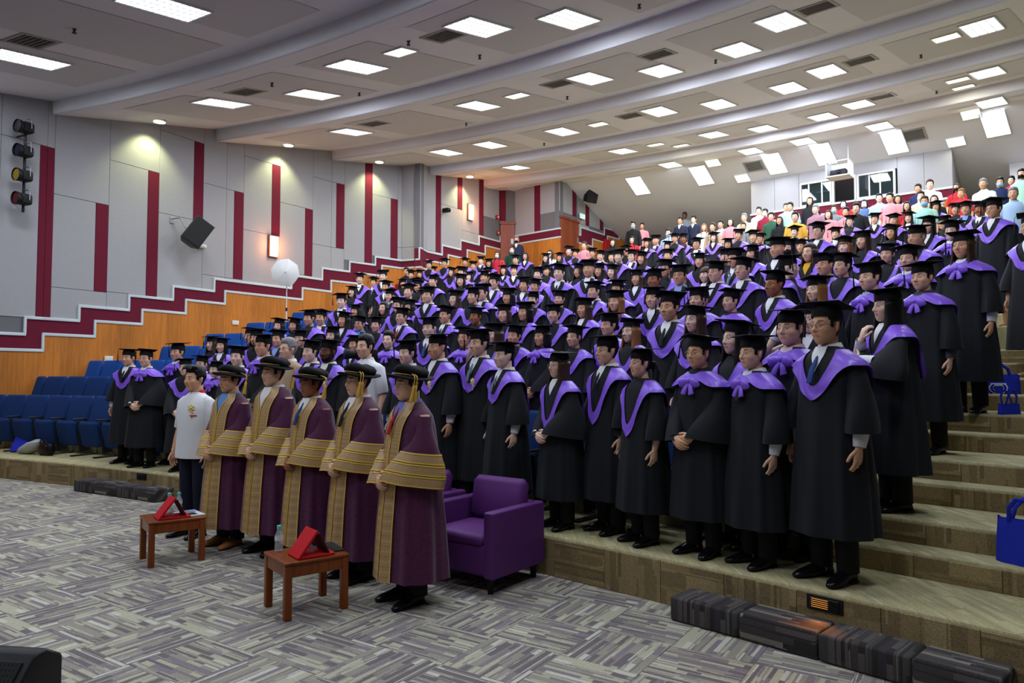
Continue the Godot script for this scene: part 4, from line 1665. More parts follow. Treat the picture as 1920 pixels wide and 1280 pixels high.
func build_back() -> void:
	# the control room: a box let into the back of the hall between two angles at d = 18.8
	var p0 := pol(18.8, 35.0)
	var p1 := pol(18.8, 41.33)
	var along := (p1 - p0).normalized()
	var b := Basis(along, Vector3.UP, along.cross(Vector3.UP))
	var wide := p0.distance_to(p1)
	var box := func(mb: MB, s0: float, s1: float, h0: float, h1: float, z0: float, z1: float, bev := 0.0) -> void:
		mb.box(p0 + b * Vector3((s0 + s1) / 2, (h0 + h1) / 2, (z0 + z1) / 2), Vector3(s1 - s0, h1 - h0, z1 - z0), bev, b)
	var wall := Node3D.new()
	wall.name = "wall_back"
	add_child(wall)
	wall.set_meta("kind", "structure")
	var mb := MB.new()
	box.call(mb, 0.0, wide, 4.5, 6.69, -0.15, 0.0)
	struct("wainscot", mb.mesh(), M.wall_wood, wall)
	mb = MB.new()
	box.call(mb, 0.0, wide, 6.69, 6.97, -0.15, 0.005)
	struct("fabric_band", mb.mesh(), M.maroon_fabric, wall)
	mb = MB.new()
	for h in [6.69, 6.99]:
		box.call(mb, -0.03, wide + 0.03, h - 0.03, h + 0.03, 0.0, 0.03, 0.006)
	struct("trim", mb.mesh(), M.pale_trim, wall)
	for q in [[0.0, 0.78, 7.0, 8.6], [0.78, 1.56, 7.0, 8.6], [1.56, 4.40, 7.8, 8.6], [4.40, 5.1, 7.0, 8.6], [5.1, wide, 7.0, 8.6]]:
		mb = MB.new()
		box.call(mb, q[0] + 0.003, q[1] - 0.003, q[2], q[3], -0.15, 0.0, 0.006)
		part("wall_panel", mb.mesh(), M.wall_fabric, wall)
	# sides, back and floor of the control room
	mb = MB.new()
	box.call(mb, 0.0, 0.15, 4.5, 8.6, -4.0, -0.15)
	box.call(mb, wide - 0.15, wide, 4.5, 8.6, -4.0, -0.15)
	box.call(mb, 0.15, wide - 0.15, 4.5, 8.6, -4.1, -3.9)
	box.call(mb, 0.15, wide - 0.15, 6.1, 6.2, -3.9, -0.15)
	box.call(mb, 0.15, wide - 0.15, 8.1, 8.2, -3.9, -0.15)
	struct("booth_shell", mb.mesh(), M.wall_fabric, wall)
	mb = MB.new()
	box.call(mb, 2.35, 2.5, 6.9, 7.5, -2.6, -2.5)
	box.call(mb, 2.78, 2.98, 6.9, 7.35, -2.6, -2.5)
	part("booth_cabinet", mb.mesh(), M.red_paint, wall)
	mb = MB.new()
	box.call(mb, 1.75, 2.25, 7.72, 7.76, -1.6, -1.2)
	box.call(mb, 3.9, 4.2, 7.80, 7.84, -1.4, -1.2)
	part("booth_lamp", mb.mesh(), M.booth_lamp, wall)
	# two glazed windows and the open hatch between them
	var n := 1
	for q in [[1.58, 2.56, [1.86, 2.26]], [3.28, 4.35, [3.63, 3.93]]]:
		mb = MB.new()
		for r in [[q[0], q[1], 7.02, 7.07], [q[0], q[1], 7.73, 7.79], [q[0], q[0] + 0.06, 7.02, 7.79], [q[1] - 0.06, q[1], 7.02, 7.79]]:
			box.call(mb, r[0], r[1], r[2], r[3], -0.1, 0.03, 0.006)
		for s in q[2]:
			box.call(mb, s - 0.02, s + 0.02, 7.05, 7.76, -0.07, 0.0, 0.004)
		var w := struct("window_%d" % n, mb.mesh(), M.white_metal)
		var xs: Array = [q[0] + 0.05] + q[2] + [q[1] - 0.05]
		for k in 3:
			mb = MB.new()
			box.call(mb, xs[k], xs[k + 1], 7.06, 7.75, -0.04, -0.034)
			part("pane", mb.mesh(), M.window_glass, w)
		n += 1
	mb = MB.new()
	for s in [2.60, 3.24]:
		box.call(mb, s - 0.03, s + 0.03, 6.97, 7.8, -0.1, 0.03, 0.006)
	struct("window_3", mb.mesh(), M.white_metal)
	# dark back walls either side of the control room
	for q in [[17.0, 34.9, 22.6], [41.4, 60.0, 22.6]]:
		var lower := MB.new()
		var upper := MB.new()
		var trim := MB.new()
		for k in 6:
			var a0 := lerpf(q[0], q[1], k / 6.0)
			var a1 := lerpf(q[0], q[1], (k + 1) / 6.0)
			arc_slab(lower, q[2], q[2] + 0.2, a0, a1, 4.0, 7.5, 3)
			arc_slab(upper, q[2], q[2] + 0.2, a0, a1, 7.5, 9.0, 3)
			arc_slab(trim, q[2] - 0.03, q[2], a0, a1, 6.75, 6.82, 3)
		var side := "left" if q[0] < 30 else "right"
		struct("wall_back_%s" % side, lower.mesh(), M.maroon_fabric)
		struct("trim_%d" % (7 if side == "left" else 8), trim.mesh(), M.pale_trim)
		struct("wall_above_%s" % side, upper.mesh(), M.wall_fabric)
	# the raking soffit over the right-hand back corner
	mb = MB.new()
	var rows := []
	for q in [Vector2(19.2, 6.9), Vector2(20.8, 8.4)]:
		var row := PackedVector3Array()
		for k in 7:
			row.append(pol(q.x, lerpf(42.75 if q.y < 8 else 42.5, 56.0, k / 6.0), q.y))
		rows.append(row)
	mb.grid(rows, false, pol(24, 48, 7))
	struct("wall_soffit", mb.mesh(), M.ceiling_board)


# ---------------------------------------------------------------- lamps and fittings

func area_light(t: Transform3D, size: Vector2, c: Color, energy: float) -> void:
	var l := AreaLight3D.new()
	l.name = numbered("panel_light")
	l.area_size = size
	l.light_color = c
	l.light_energy = energy
	l.area_range = 40.0
	l.shadow_enabled = true
	add_child(l)
	# an area light shines along its own -z: turn that down out of the ceiling
	l.transform = t * Transform3D(Basis(Vector3.RIGHT, -PI / 2), Vector3(0, -0.05, 0))


func panel_lamp(d: float, a: float, label: String, square := false, lit := true) -> void:
	var o := thing("ceiling_lamp", label, "ceiling lamp", Vector3.ZERO, 0.0, "square downlights in the ceiling" if square else "long ceiling light panels")
	var t := ceiling_frame(d, a)
	o.transform = t
	var w := 0.42 if square else 0.54
	var l := 0.42 if square else 1.12
	if not SH.has("lamp%s" % square):
		var mb := MB.new()
		for s in [-1.0, 1.0]:
			mb.box(Vector3(s * (w / 2 + 0.014), -0.014, 0), Vector3(0.028, 0.034, l + 0.056), 0.006)
			mb.box(Vector3(0, -0.014, s * (l / 2 + 0.014)), Vector3(w, 0.034, 0.028), 0.006)
		SH["lamp%s" % square] = mb.mesh()
		mb = MB.new()
		mb.box(Vector3(0, -0.012, 0), Vector3(w, 0.008, l))
		SH["glow%s" % square] = mb.mesh()
		mb = MB.new()
		if not square:
			for k in 3:
				mb.box(Vector3(lerpf(-w / 3.9, w / 3.9, k / 2.0), -0.021, 0), Vector3(0.008, 0.010, l))
			for k in 11:
				mb.box(Vector3(0, -0.021, lerpf(-l / 2, l / 2, (k + 0.5) / 11.0)), Vector3(w, 0.010, 0.006))
			SH["louvre"] = mb.mesh()
	part("frame", SH["lamp%s" % square], M.white_metal, o)
	part("diffuser", SH["glow%s" % square], M.square_glow if square else M.panel_glow, o)
	if not square:
		part("louvre", SH.louvre, M.white_metal, o)
	if lit:
		area_light(t, Vector2(w, l), Color(1.0, 0.98, 0.86) if square else Color(0.90, 0.94, 1.0), (LAMP * 0.2 if square else LAMP) * (0.4 if d > 16.5 else 1.0))


const LAMP := 6.6


func build_lamps() -> void:
	var bays := [
		["over the stage", [[-0.05, 20.5], [0.1, 24.7], [0.0, 30.7], [0.0, 36.5], [0.0, 42.0], [0.0, 47.5], [-4.0, 27.0], [-4.0, 36.0], [-4.0, 45.0], [-8.5, 32.0], [-8.5, 42.0]]],
		["in the first lamp row", [[3.66, 25.5], [4.55, 28.0], [3.6, 31.1], [3.6, 35.25], [4.65, 36.87], [3.6, 40.4], [3.6, 44.2]]],
		["in the second lamp row", [[7.52, 25.9], [7.55, 31.1], [7.62, 35.0], [8.55, 36.6], [8.6, 38.8], [7.6, 40.4], [7.6, 44.0]]],
		["in the third lamp row", [[11.12, 26.7], [11.12, 28.6], [11.15, 31.5], [11.2, 35.0], [11.88, 36.6], [11.9, 38.7], [11.25, 40.0], [11.1, 43.66]]],
		["in the fourth lamp row", [[14.1, 27.7], [14.34, 32.0], [14.45, 35.3], [15.1, 36.7], [15.2, 38.55], [14.5, 39.8], [14.3, 43.1]]],
		["just before the sloping back ceiling", [[16.95, 32.7], [16.95, 35.65], [16.95, 37.4], [16.95, 39.75], [16.9, 42.73]]],
		["in the sloping back ceiling", [[18.05, 30.9], [18.0, 33.45], [18.0, 36.1], [17.95, 37.75], [18.0, 39.9], [18.05, 42.6]]]]
	var nth := ["first", "second", "third", "fourth", "fifth", "sixth", "seventh", "eighth", "ninth", "tenth", "eleventh"]
	for b in bays:
		var n := 0
		for q in b[1]:
			panel_lamp(q[0], q[1], "bright white light panel %s, %s from the left wall" % [b[0], nth[n]])
			n += 1
	var squares := [[3.52, 32.75, "first"], [7.48, 32.6, "second"], [11.15, 32.86, "third"], [14.24, 33.3, "fourth"], [15.3, 33.77, "fifth"], [17.4, 34.1, "sixth"], [18.5, 34.8, "seventh"]]
	for q in squares:
		panel_lamp(q[0], q[1], "small square greenish white downlight, %s of the middle line from the stage" % q[2], true)
	squares = [[11.12, 42.9, "first"], [14.3, 42.4, "second"], [15.45, 42.3, "third"], [17.42, 42.1, "fourth"], [18.5, 41.5, "fifth"]]
	for q in squares:
		panel_lamp(q[0], q[1], "small square downlight, %s of the right-hand line from the stage" % q[2], true)
	# downlights that wash the left wall
	var k := 0
	for q in [[22.75, 7.15, "nearest the stage"], [26.55, 7.95, "by the second wall bay"], [29.9, 8.3, "above the third wall bay"], [34.3, 8.6, "farthest from the stage"]]:
		var at := on_wall(q[0], 0.0, 0.42)
		var dd := Vector2(at.x - CX, -at.z - CZ).length() - RR
		at.y = ceiling_at(dd) - 0.01
		var o := thing("wall_downlight", "recessed downlight washing the left wall, %s" % q[2], "downlight", at, 0.0, "wall washing downlights")
		var mb := MB.new()
		mb.tube([Vector3(0, -0.02, 0), Vector3(0, 0.01, 0)], [0.15], 20)
		part("rim", mb.mesh(), M.white_metal, o)
		mb = MB.new()
		mb.tube([Vector3(0, -0.028, 0), Vector3(0, -0.021, 0)], [0.125], 20)
		part("bulb", mb.mesh(), M.square_glow, o)
		var s := SpotLight3D.new()
		s.name = numbered("wall_wash_light")
		s.light_color = Color(0.97, 1.0, 0.74)
		s.light_energy = WASH
		s.spot_angle = 52.0
		s.spot_angle_attenuation = 0.6
		s.spot_range = 12.0
		s.light_size = 0.1
		s.shadow_enabled = true
		add_child(s)
		s.position = at - Vector3(0, 0.06, 0)
		var aim := on_wall(q[0], at.y - 1.7, 0.0)
		s.look_at_from_position(s.position, aim, Vector3(0.3, 0, 1))
		k += 1
	# warm louvred sconces
	for q in [[26.39, 5.1, "behind the photo umbrella"], [34.83, 7.4, "left of the brown side door"], [44.27, 8.76, "high by the top of the stepped wall"]]:
		var b := wall_basis(q[0])
		var o := thing("wall_sconce", "warm glowing louvred wall sconce %s" % q[2], "wall lamp", on_wall(q[0], q[1]), 0.0, "warm wall sconces")
		o.basis = b
		var mb := MB.new()
		mb.box(Vector3(0, 0, 0.03), Vector3(0.30, 0.60, 0.05), 0.01)
		part("back_plate", mb.mesh(), M.door_wood, o)
		mb = MB.new()
		mb.box(Vector3(0, 0, 0.08), Vector3(0.24, 0.55, 0.05), 0.012)
		part("lamp_glass", mb.mesh(), M.sconce_glow, o)
		for i in 8:
			mb = MB.new()
			mb.box(Vector3(0, -0.24 + i * 0.0685, 0.118), Vector3(0.26, 0.012, 0.02), 0.003)
			part("slat", mb.mesh(), M.white_metal, o)
		var l := OmniLight3D.new()
		l.name = numbered("sconce_light")
		l.light_color = Color(1.0, 0.62, 0.36)
		l.light_energy = SCONCE
		l.omni_range = 12.0
		l.omni_attenuation = 2.0
		l.light_size = 0.1
		l.shadow_enabled = true
		add_child(l)
		l.position = on_wall(q[0], q[1], 0.26)
	# step lights in the platform's riser
	for q in [[45.38, "in the platform riser below the rightmost front graduate", true], [30.27, "in the platform riser behind the left table", false]]:
		var o := thing("step_light", "louvred black step light %s" % q[1], "step light", pol(-0.012, q[0], 0.255))
		o.basis = row_basis(q[0])
		var mb := MB.new()
		mb.box(Vector3(0, 0, 0.004), Vector3(0.22, 0.09, 0.012), 0.003)
		part("face_plate", mb.mesh(), M.black_metal, o)
		mb = MB.new()
		mb.box(Vector3(-0.03, 0, 0.011), Vector3(0.10, 0.062, 0.003))
		part("lamp_window", mb.mesh(), M.step_glow if q[2] else M.black_plastic, o)
		for i in 6:
			mb = MB.new()
			mb.box(Vector3(0, -0.03 + i * 0.012, 0.016), Vector3(0.18, 0.005, 0.010), 0.001, Basis(Vector3.RIGHT, 0.5))
			part("louvre", mb.mesh(), M.black_metal, o)
		if q[2]:
			var l := SpotLight3D.new()
			l.name = "step_light_beam"
			l.light_color = Color(1.0, 0.6, 0.25)
			l.light_energy = 0.12
			l.spot_angle = 60.0
			l.spot_range = 3.0
			l.light_size = 0.05
			l.shadow_enabled = true
			add_child(l)
			var at := pol(-0.05, q[0], 0.26)
			l.look_at_from_position(at, pol(-0.22, q[0], 0.16), Vector3.UP)


const WASH := 3.6
const SCONCE := 0.8


func build_fittings() -> void:
	# air outlets and sprinklers in the ceiling
	var n := 0
	var where := ["over the stage", "in the first lamp row, left", "in the first lamp row, middle", "in the second lamp row, left", "in the second lamp row, middle", "in the second lamp row, right", "in the second lamp row, far right", "in the third lamp row, right", "in the third lamp row, left", "in the fourth lamp row, right", "in the sloping back ceiling, left", "in the sloping back ceiling, right"]
	for q in [[-0.36, 26.2], [3.32, 27.1], [3.48, 34.3], [7.14, 27.3], [7.39, 34.1], [7.3, 37.3], [7.48, 41.3], [11.12, 40.9], [11.0, 34.1], [14.22, 40.5], [17.96, 35.4], [17.85, 40.5]]:
		var o := thing("air_vent", "square air outlet with dark slot %s" % where[n], "vent", Vector3.ZERO, 0.0, "ceiling air outlets")
		o.transform = ceiling_frame(q[0], q[1])
		if not SH.has("vent"):
			var mb := MB.new()
			for s in [-1.0, 1.0]:
				mb.box(Vector3(s * 0.27, -0.006, 0), Vector3(0.06, 0.02, 0.6), 0.006)
				mb.box(Vector3(0, -0.006, s * 0.27), Vector3(0.48, 0.02, 0.06), 0.006)
			SH.vent = mb.mesh()
			mb = MB.new()
			mb.box(Vector3(0, -0.002, 0), Vector3(0.48, 0.008, 0.48))
			SH.vent_back = mb.mesh()
			mb = MB.new()
			for k in 6:
				mb.box(Vector3(0, -0.010, lerpf(-0.2, 0.2, k / 5.0)), Vector3(0.46, 0.012, 0.03), 0.003, Basis(Vector3.RIGHT, 0.6))
			SH.vent_slats = mb.mesh()
		part("frame", SH.vent, M.vent_grey, o)
		part("backing", SH.vent_back, M.vent_dark, o)
		part("slat", SH.vent_slats, M.vent_grey, o)
		n += 1
	var sp := -1
	for q in [[-0.29, 27.84], [3.19, 28.4], [3.19, 33.5], [5.0, 33.7], [5.27, 28.9], [9.13, 29.2], [8.71, 33.4], [5.11, 38.4], [8.93, 38.0], [12.26, 30.05], [12.0, 42.1], [15.15, 41.7]]:
		sp += 1
		var o := thing("sprinkler", "small dark ceiling sprinkler head, %s counted from the stage" % ["first", "second", "third", "fourth", "fifth", "sixth", "seventh", "eighth", "ninth", "tenth", "eleventh", "twelfth"][sp], "sprinkler", pol(q[0], q[1], ceiling_at(q[0])), 0.0, "ceiling sprinkler heads")
		if not SH.has("sprinkler"):
			var mb := MB.new()
			mb.tube([Vector3(0, 0.02, 0), Vector3(0, -0.005, 0), Vector3(0, -0.05, 0)], [0.05, 0.03, 0.014], 10)
			mb.tube([Vector3(0, -0.05, 0), Vector3(0, -0.065, 0), Vector3(0, -0.075, 0)], [0.012, 0.035, 0.03], 10)
			SH.sprinkler = mb.mesh()
		part("head", SH.sprinkler, M.vent_dark, o)
	# a pole of four stage lamps on the left wall
	var rig := thing("lighting_pole", "black vertical pole carrying four stage lamps on the left wall", "pole", on_wall(20.03, 5.7, 0.28))
	rig.basis = wall_basis(20.03)
	var mb := MB.new()
	mb.tube([Vector3(0, -0.95, 0), Vector3(0, 0.7, 0)], [0.025], 10)
	part("pole", mb.mesh(), M.black_metal, rig)
	for h in [-0.75, 0.55]:
		mb = MB.new()
		mb.tube([Vector3(0, h, 0), Vector3(0, h, -0.28)], [0.02], 8)
		part("bracket", mb.mesh(), M.black_metal, rig)
	var i := 0
	for q in [[0.66, "dark", "topmost of the four black stage lamps on the wall pole"], [0.2, "lens", "black stage lamp with blue gel, second from top of the pole"], [-0.27, "gel_yellow", "black stage lamp with yellow gel, third from top of the pole"], [-0.72, "gel_red", "black stage lamp with red gel, lowest on the pole"]]:
		var o := thing("stage_lamp", q[2], "stage lamp", rig.transform * Vector3(0.0, q[0], 0.07), 0.0, "stage lamps on the wall pole")
		o.rotation.y = deg_to_rad(-25.0)
		mb = MB.new()
		mb.box(Vector3(0, 0, 0.02), Vector3(0.22, 0.20, 0.20), 0.03)
		mb.tube([Vector3(0, 0, 0.10), Vector3(0, 0, 0.17), Vector3(0, 0, 0.20)], [0.11, 0.125, 0.125], 16, Vector2.ONE, 1)
		part("housing", mb.mesh(), M.black_metal, o)
		mb = MB.new()
		mb.tube([Vector3(0, 0, 0.17), Vector3(0, 0, 0.178)], [0.115], 16)
		part("gel", mb.mesh(), M.black_plastic if q[1] == "dark" else M[q[1]], o)
		mb = MB.new()
		mb.tube([Vector3(-0.13, -0.02, 0), Vector3(-0.13, 0.15, 0.0), Vector3(-0.06, 0.19, 0), Vector3(0.06, 0.19, 0), Vector3(0.13, 0.15, 0), Vector3(0.13, -0.02, 0)], [0.008], 6)
		mb.tube([Vector3(0, 0.19, 0), Vector3(0, 0.21, -0.07)], [0.018], 8)
		part("yoke", mb.mesh(), M.grey_metal, o)
		i += 1
	# two black loudspeakers on brackets
	for q in [[23.69, 4.97, 0.62, "black wall loudspeaker tilted on a bracket above the left seats", 0.62], [40.9, 8.35, 0.62, "black loudspeaker hung high above the brown side door", 0.12]]:
		var o := thing("loudspeaker", q[3], "loudspeaker", on_wall(q[0], q[1], 0.52))
		o.basis = wall_basis(q[0]) * Basis(Vector3.FORWARD, q[4]) * Basis(Vector3.UP, -0.35) * Basis(Vector3.RIGHT, 0.25)
		mb = MB.new()
		var rows := []
		for z in [-0.20, -0.18, 0.16, 0.18]:
			var w := lerpf(0.15, 0.24, (z + 0.2) / 0.38) - (0.015 if absf(z) > 0.17 else 0.0)
			var hh := 0.33 - (0.015 if absf(z) > 0.17 else 0.0)
			rows.append(PackedVector3Array([Vector3(-w, -hh, z), Vector3(w, -hh, z), Vector3(w, hh, z), Vector3(-w, hh, z)]))
		mb.grid(rows, true, null, 3)
		part("cabinet", mb.mesh(), M.black_plastic, o)
		mb = MB.new()
		mb.box(Vector3(0, 0, 0.185), Vector3(0.42, 0.60, 0.014), 0.005)
		part("grille", mb.mesh(), M.dark_grille, o)
		mb = MB.new()
		mb.box(Vector3(-0.20, 0.05, 0), Vector3(0.03, 0.10, 0.06), 0.01)
		part("handle", mb.mesh(), M.grey_metal, o)
		var br := thing("speaker_bracket", "metal arm holding the %s" % ("tilted wall loudspeaker" if q[4] > 0.3 else "loudspeaker above the side door"), "bracket", on_wall(q[0] - 0.28, q[1] + 0.30, 0.0))
		br.basis = wall_basis(q[0])
		mb = MB.new()
		mb.box(Vector3(0, 0, 0.015), Vector3(0.10, 0.16, 0.03), 0.005)
		mb.tube([Vector3(0, 0.03, 0.02), Vector3(0.02, 0.03, 0.30), Vector3(0.06, -0.2, 0.42), Vector3(0.2, -0.28, 0.46)], [0.016], 8)
		part("arm", mb.mesh(), M.grey_metal, br)
	# small things on the left wall
	for q in [["emergency_light", "white emergency light box beside the tilted loudspeaker", "emergency light", 24.21, 4.77, Vector3(0.20, 0.09, 0.10), "white_metal"], ["fire_alarm", "round red fire alarm bell left of the side door", "alarm", 36.5, 7.53, Vector3(0.16, 0.16, 0.08), "red_paint"], ["call_point", "small red fire call point low beside the side door", "call point", 36.55, 6.95, Vector3(0.12, 0.16, 0.05), "red_paint"],
		["hose_cabinet", "red fire hose cabinet on the upper stepped wall", "cabinet", 43.1, 6.72, Vector3(0.75, 0.5, 0.16), "red_paint"], ["fire_box", "red box on the wood wall beside a man without cap", "box", 31.0, 4.35, Vector3(0.30, 0.34, 0.12), "red_paint"], ["power_outlet", "white double outlet plate low on the wood wall, nearest stage", "outlet", 21.95, 1.99, Vector3(0.19, 0.11, 0.02), "white_metal"],
		["power_outlet", "white outlet plate on the wood wall, above the fourth seat row", "outlet", 25.27, 2.97, Vector3(0.19, 0.11, 0.02), "white_metal"], ["wall_camera", "small black camera on the maroon stripe", "camera", 33.33, 7.17, Vector3(0.14, 0.14, 0.26), "black_plastic"]]:
		var o := thing(q[0], q[1], q[2], on_wall(q[3], q[4], 0.03))
		o.basis = wall_basis(q[3])
		var s: Vector3 = q[5]
		mb = MB.new()
		if q[0] == "fire_alarm":
			mb.tube([Vector3(0, 0, 0), Vector3(0, 0, 0.05), Vector3(0, 0, 0.08), Vector3(0, 0, 0.09)], [0.085, 0.08, 0.05, 0.01], 16)
		else:
			mb.box(Vector3(0, 0, s.z / 2), s, minf(0.012, s.z * 0.3))
		part("casing", mb.mesh(), M[q[6]], o)
		mb = MB.new()
		if q[0] == "wall_camera":
			mb.tube([Vector3(0, -0.02, 0.25), Vector3(0, -0.02, 0.30)], [0.045], 12)
			part("lens", mb.mesh(), M.lens, o)
		elif q[0] == "power_outlet":
			for x in [-0.045, 0.045]:
				mb.box(Vector3(x, 0, s.z), Vector3(0.06, 0.06, 0.008), 0.003)
			part("socket", mb.mesh(), M.white_metal, o)
		elif q[0] == "hose_cabinet":
			mb.box(Vector3(0.30, 0, s.z + 0.01), Vector3(0.03, 0.12, 0.03), 0.006)
			part("handle", mb.mesh(), M.grey_metal, o)
		else:
			mb.box(Vector3(0, 0, s.z + 0.004), Vector3(s.x * 0.5, s.y * 0.4, 0.012), 0.003)
			part("face", mb.mesh(), M.white_metal, o)
	# the green exit sign over the side door
	var ex := thing("exit_sign", "glowing green exit sign over the brown side door", "sign", on_wall(40.95, 7.55, 0.12))
	ex.basis = wall_basis(40.95)
	mb = MB.new()
	mb.box(Vector3.ZERO, Vector3(0.36, 0.20, 0.05), 0.008)
	part("casing", mb.mesh(), M.white_metal, ex)
	mb = MB.new()
	mb.box(Vector3(0, 0.02, 0.027), Vector3(0.33, 0.13, 0.006))
	part("face", mb.mesh(), M.exit_green, ex)
	mb = MB.new()
	mb.box(Vector3(0, -0.072, 0.028), Vector3(0.33, 0.03, 0.006))
	mb.box(Vector3(0.09, 0.02, 0.031), Vector3(0.09, 0.02, 0.004))
	mb.tube([Vector3(0.12, 0.055, 0.032), Vector3(0.16, 0.02, 0.032), Vector3(0.12, -0.015, 0.032)], [0.007], 5)
	part("pictogram", mb.mesh(), M.exit_white, ex)
	# the projector in its hanging cage
	var pc := thing("projector_cage", "white framed cage hung from ceiling before the control room", "cage", pol(17.75, 38.3, 7.76))
	pc.basis = row_basis(38.3)
	var e := Vector3(0.62, 0.44, 0.5)
	mb = MB.new()
	for sx in [-1.0, 1.0]:
		for sy in [-1.0, 1.0]:
			mb.box(Vector3(sx * e.x / 2, sy * e.y / 2, -0.0), Vector3(0.04, 0.04, e.z), 0.006)
			mb.box(Vector3(sx * e.x / 2, 0, sy * e.z / 2), Vector3(0.04, e.y, 0.04), 0.006)
			mb.box(Vector3(0, sx * e.y / 2, sy * e.z / 2), Vector3(e.x, 0.04, 0.04), 0.006)
	part("frame", mb.mesh(), M.white_metal, pc)
	mb = MB.new()
	mb.box(Vector3(0, -e.y / 2, 0), Vector3(e.x, 0.02, e.z))
	mb.box(Vector3(0, 0, -e.z / 2), Vector3(e.x, e.y, 0.02))
	for s in [-1.0, 1.0]:
		mb.box(Vector3(s * e.x / 2, 0, 0), Vector3(0.02, e.y, e.z))
	part("board", mb.mesh(), M.ceiling_paint, pc)
	for s in [-1.0, 1.0]:
		mb = MB.new()
		mb.tube([Vector3(s * 0.25, e.y / 2, 0), Vector3(s * 0.25, 1.0, 0)], [0.015], 8)
		part("hanger", mb.mesh(), M.white_metal, pc)
	var pr := thing("projector", "black video projector with round lens inside the hanging cage", "projector", pc.transform * Vector3(0, -0.20, 0.03))
	pr.basis = row_basis(38.3)
	mb = MB.new()
	mb.box(Vector3(0, 0.10, 0), Vector3(0.46, 0.18, 0.34), 0.03)
	part("body", mb.mesh(), M.black_plastic, pr)
	mb = MB.new()
	mb.tube([Vector3(0.03, 0.10, 0.16), Vector3(0.03, 0.10, 0.20)], [0.06, 0.055], 16)
	part("lens", mb.mesh(), M.lens, pr)
	mb = MB.new()
	mb.tube([Vector3(0.03, 0.10, 0.165), Vector3(0.03, 0.10, 0.195)], [0.068], 16, Vector2.ONE, 0)
	part("lens_ring", mb.mesh(), M.grey_metal, pr)


# ---------------------------------------------------------------- seats

func make_seat(label: String, dark: bool) -> Node3D:
	var o := thing("theatre_seat", label, "theatre seat", Vector3.ZERO, 0.0, "blue theatre seats")
	if not SH.has("seat_back"):
		var mb := MB.new()
		var rows := []
		# the padded back: a slightly curved slab, wider at the shoulders
		for k in [[0.40, 0.235, 0.045], [0.44, 0.25, 0.06], [0.62, 0.26, 0.065], [0.80, 0.265, 0.055], [0.93, 0.26, 0.05], [0.965, 0.245, 0.03]]:
			var row := PackedVector3Array()
			var z: float = -0.02 - (k[0] - 0.4) * 0.25
			for i in 24:
				var a := TAU * i / 24
				var x: float = signf(sin(a)) * pow(absf(sin(a)), 0.35) * k[1]
				row.append(Vector3(x, k[0], z + signf(cos(a)) * pow(absf(cos(a)), 0.6) * k[2] + 0.03 * x * x * 8.0))
			rows.append(row)
		mb.grid(rows, true, null, 3)
		SH.seat_back = mb.mesh()
		mb = MB.new()
		mb.box(Vector3(0, 0.58, 0.048), Vector3(0.40, 0.008, 0.012), 0.003)
		SH.seat_seam = mb.mesh()
		mb = MB.new()
		mb.box(Vector3(0, 0.36, 0.12), Vector3(0.46, 0.42, 0.11), 0.045, Basis(Vector3.RIGHT, 0.22))
		SH.seat_pan = mb.mesh()
		mb = MB.new()
		mb.box(Vector3(0, 0.32, 0.05), Vector3(0.022, 0.50, 0.16), 0.008, Basis(Vector3.RIGHT, 0.12))
		SH.seat_side = mb.mesh()
		mb = MB.new()
		mb.box(Vector3(0, 0.012, 0.05), Vector3(0.05, 0.024, 0.40), 0.008)
		SH.seat_foot = mb.mesh()
		mb = MB.new()
		mb.box(Vector3(0, 0.60, 0.10), Vector3(0.026, 0.026, 0.26), 0.009)
		SH.seat_arm = mb.mesh()
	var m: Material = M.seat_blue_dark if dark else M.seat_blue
	var bk := part("backrest", SH.seat_back, m, o)
	part("seam", SH.seat_seam, M.seat_blue_dark, bk)
	part("seat", SH.seat_pan, m, o)
	for s in [-1.0, 1.0]:
		for k in [["side_frame", SH.seat_side], ["armrest", SH.seat_arm], ["foot", SH.seat_foot]]:
			part(k[0], k[1], M.black_plastic, o).position.x = s * 0.279
	return o


